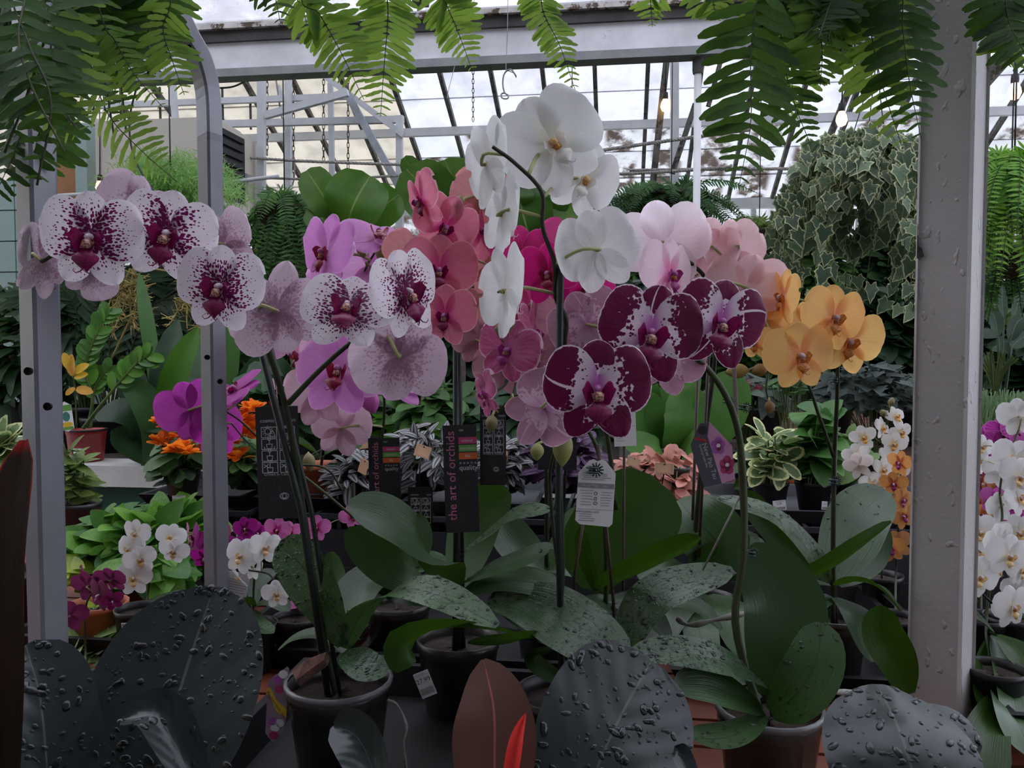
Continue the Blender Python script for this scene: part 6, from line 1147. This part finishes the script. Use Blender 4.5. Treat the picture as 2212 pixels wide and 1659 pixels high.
def black_back(name,label,px,py,d,w,h,roll):
    c=Card(name,label,'tag',px,py,d,w,h,CARDB,roll); c.text('cosmic',.28,.875,.048,INKW); c.text('com',.84,.875,.048,INKW); care_icons(c,.725,.105)
    c.text('Grown in Canada',.5,.395,.036,INKW); orchid_ghost(c,.5,.26,.95,FADE); c.lines([circ(.62,.2,.1,.028),circ(.62,.2,.05,.02)],.02,INKW); return c
black_back('care_tag','largest black care tag with icons behind the spotted orchid stakes',601,999,1.02,92,242,2)
black_front('plant_tag','black tag with colour bars half hidden behind a broad leaf',831,1030,1.22,68,168,1.5)
black_front('plant_tag','black tag with pink lettering hung on the twin green stakes',996,1034,1.045,73,232,2)
black_back('care_tag','black care tag with icons behind the ruffled rose buds',1065,962,1.16,56,172,0)
black_back('care_tag','black care tag hanging behind the large green bud',1204,890,1.188,84,250,0)
black_back('care_tag','small black care card low behind the broad leaves',908,1118,1.5,54,44*3,0)
oc=[(.12,.0),(.9,-.02),(.98,.03),(1,.80),(.72,.98),(.62,1.),(.5,.97),(.4,1.),(.28,.97),(.02,.78),(0,.06)]
c=Card('care_tag','white care tag clipped to the ruffled rose stem','tag',1287,1063,1.03,82,142,CARDW,-3,outline=oc)
c.rect(.02,.56,.98,.635,GRT); c.text('New Pao Tau',.46,.598,.07,INKW); rr=random.Random(3)
def fine(c,y0,y1,n,x0=.06,x1=.94,m=GRT,wd=.016): c.lines([[(x0+(x1-x0)*rr.uniform(0,.12),y0+(y1-y0)*i/n),(x1-(x1-x0)*rr.uniform(0,.25),y0+(y1-y0)*i/n)] for i in range(n)],wd,m,'small_print')
fine(c,.78,.66,4,.1,.9); fine(c,.52,.26,6,.08,.46); fine(c,.5,.26,6,.62,.94); c.lines([[(.04,.235),(.96,.235)]],.012,GRT); c.text('www.paotau.com',.3,.20,.05,INK); fine(c,.16,.03,4,.06,.52); c.lines([circ(.5,.48,.04,.022),[(.47,.38),(.53,.38),(.53,.42),(.47,.42),(.47,.38)],circ(.5,.33,.05,.02)],.016,INK,'care_icons')
c=Card('care_tag','white care label behind the burgundy bloom','tag',1350,928,1.105,48,72,CARDW,2); fine(c,.9,.65,4); c.lines([[(.04,.6),(.96,.6)]],.02,GRT); fine(c,.5,.1,6,.06,.5)
c=Card('plant_tag','slate and pink printed tag hanging on brown canes','tag',1540,985,1.19,96,140,SLATE,0,outline=[(.30,.02),(.86,.10),(1.,.14),(.93,.66),(.42,1.03),(.2,1.0),(.0,.68),(.02,.6)])
c.poly([(.70,.075),(1.,.14),(.93,.66),(.42,1.03),(.38,.80)],PINKT,'photo',.0002)
for x,y,s_,m in ((.62,.66,.16,VIO),(.82,.36,.17,INKM)):
    for dx,dy in ((-.6,.2),(.55,.25),(0,.75),(-.45,-.6),(.35,-.65)): c.blob(x+dx*s_*.8,y+dy*s_*.62,s_*.55,s_*.42,m,12,.0004,'photo_petal')
    c.blob(x,y,.045,.035,CARDW,10,.0006,'photo_petal'); c.blob(x+.01,y-.05,.05,.03,surf('dark print red',(.15,.01,.03),.5),10,.0006,'photo_petal')
c.text('New Pao Tau',.43,.42,.105,INKW,-72); c.text('Enterprises Inc',.29,.50,.062,INKW,-72); c.lines([[(.08,.76),(.16,.78),(.22,.74),(.3,.75),(.36,.71)],[(.14,.75),(.2,.77),(.28,.73)]],.04,surf('red print',(.5,.03,.02),.5),'emblem'); c.blob(.27,.90,.10,.065,BLKPOT,14,.0006,'punched_hole')
c=Card('plant_tag','yellow banded photo tag stuck beside the clear pot','tag',597,1522,1.02,46,165,surf('dull photo print',(.30,.22,.27),.5),-3,outline=[(.05,.12),(.42,0),(.9,.12),(1,.35),(1,.98),(.9,1.),(.05,.8)]); c.poly([(0,.62),(.12,.63),(.5,.42),(1,.33),(1,.45),(.5,.56),(.18,.72),(.02,.72)],YTAG,'print'); c.text('Phalaenopsis mini',.52,.49,.062,INK,-52)
for x,y,m in ((.5,.82,VIO),(.6,.7,INKM),(.75,.9,CARDW),(.35,.28,VIO),(.7,.26,CARDW),(.5,.2,CARDW),(.45,.1,INKM)): c.blob(x,y,.22,.055,m,12,.0003,'photo_petal')
def price(label,px,py,d,w,h,roll,txt='$1.99'):
    c=Card('price_label',label,'label',px,py,d,w,h,CARDW,roll); c.text(txt,.5,.66,.26,INK); c.lines([[(.08+.055*i,.1),(.08+.055*i,.36)] for i in range(16)],.022,INK,'barcode'); fine(c,.92,.82,2,wd=.02)
price('white price label on the black pot of the cream edged plant',1684,1092,1.79,28,22,6,'5.99'); price('white price label on the black pot of marbled pothos',1781,1092,1.79,12,18,-4,'5.99'); price('white price label on the black pot of the trailing plant',1851,1086,1.79,28,20,5,'5.99')
price('white price label tilted on the black pot behind the clear pot',918,1478,1.05,34,56,22,'27.99'); price('white price label on the slotted tray pot of orange flowers',386,1076,1.83,28,11,2,'4.99')
for px,py,d,w,h,roll,l in ((505,1268,1.42,62,66,-12,'white printed card behind the wilted miniature bloom'),(283,1362,1.36,40,34,4,'white printed card beside the largest rubber leaf')):
    c=Card('care_tag',l,'tag',px,py,d,w,h,CARDW,roll); fine(c,.75,.1,8,wd=.02); c.lines([circ(.1,.88,.05,.05)],.03,INK)
for px,py,d,w,h,roll,yaw,l in ((913,975,1.80,34,26,-18,20,'peach paper tag on the widest silver striped mound'),(785,1008,1.78,24,32,-20,-30,'peach paper tag leaning by the half hidden black tag'),(788,962,1.9,26,14,10,0,'small peach paper tag above the half hidden black tag'),(1075,948,1.85,30,10,4,0,'peach paper tag laid flat over the reddish striped plant'),(1092,987,1.9,14,26,0,-50,'peach paper tag edge beside the rose bud care tag'),(1368,998,1.80,30,20,-22,10,'peach paper tag tilted on the coral nerve plant'),(1435,1012,1.78,42,24,-4,0,'peach paper tag lying level on the coral nerve plant')):
    c=Card('paper_tag',l,'tag',px,py,d,w,h,KRAFT,roll,yaw); c.lines([[(.1,.1),(.9,.1),(.9,.9),(.1,.9),(.1,.1)]],.02,surf('faded peach print',(.6,.32,.2),.7)); c.blob(.5,.88,.06,.07,INK); part('pick',MB().tube([c.at(.5,.0,-.001),(lambda q:V((q.x,q.y,ZC+.08)))(c.at(.5,0,-.02))],.0016,5),STAKE,c.t)
c=Card('plant_tag','green and white picture tag standing in the red pot','tag',143,900,2.85,28,66,CARDW,8,outline=[(0,.1),(.5,0),(1,.1),(1,.85),(.5,1.),(0,.85)]); c.rect(0,.68,1,.88,INKG); c.blob(.5,.5,.3,.16,surf('blue green print',(.05,.2,.16),.5)); c.blob(.5,.24,.45,.08,YTAG); c.rect(.05,.06,.95,.16,INKG); 
# aerial roots and bark chunks
ROOT=surf('grey aerial root',(.26,.25,.22),.8,var=.2,vs=40,bump=.4)
def root(lab,pts,r): return tag(part('aerial_root',MB().tube(spline(pxs(pts),18),[r*(.8+.3*math.sin(i*.9)) for i in range(19)],7),ROOT),lab,'root')
root('pale aerial root reaching right from the crumpled clear pot',[(1700,1545,.92),(1740,1515,.91),(1790,1495,.92),(1860,1500,.96)],.0042)
root('thin pale aerial root hanging right of the bark filled pot',[(838,1512,.97),(860,1525,.96),(878,1570,.95),(872,1610,.95),(880,1680,.96)],.0018)
root('thick grey aerial root lying under the wet arched leaf',[(1462,1335,1.06),(1490,1350,1.05),(1540,1340,1.04),(1610,1325,1.03)],.0042)
tag(part('bark_chunk',MB().poly([P(630,1450,.97),P(660,1425,.97),P(705,1408,.98),P(700,1425,.97),P(665,1450,.96),P(640,1470,.95)],V((0,.012,-.012))),surf('red brown bark',(.14,.065,.045),.9,var=.3,vs=50,bump=.8),None,False),'red-brown bark chunk poking out of the clear pot','bark')
wirep=tag(part('string',MB().tube([P(1597,1075,1.0),P(1518,1232,1.02)],.0012,5),ROOT),'thin pale string slanting from the burgundy orchid stem','string')
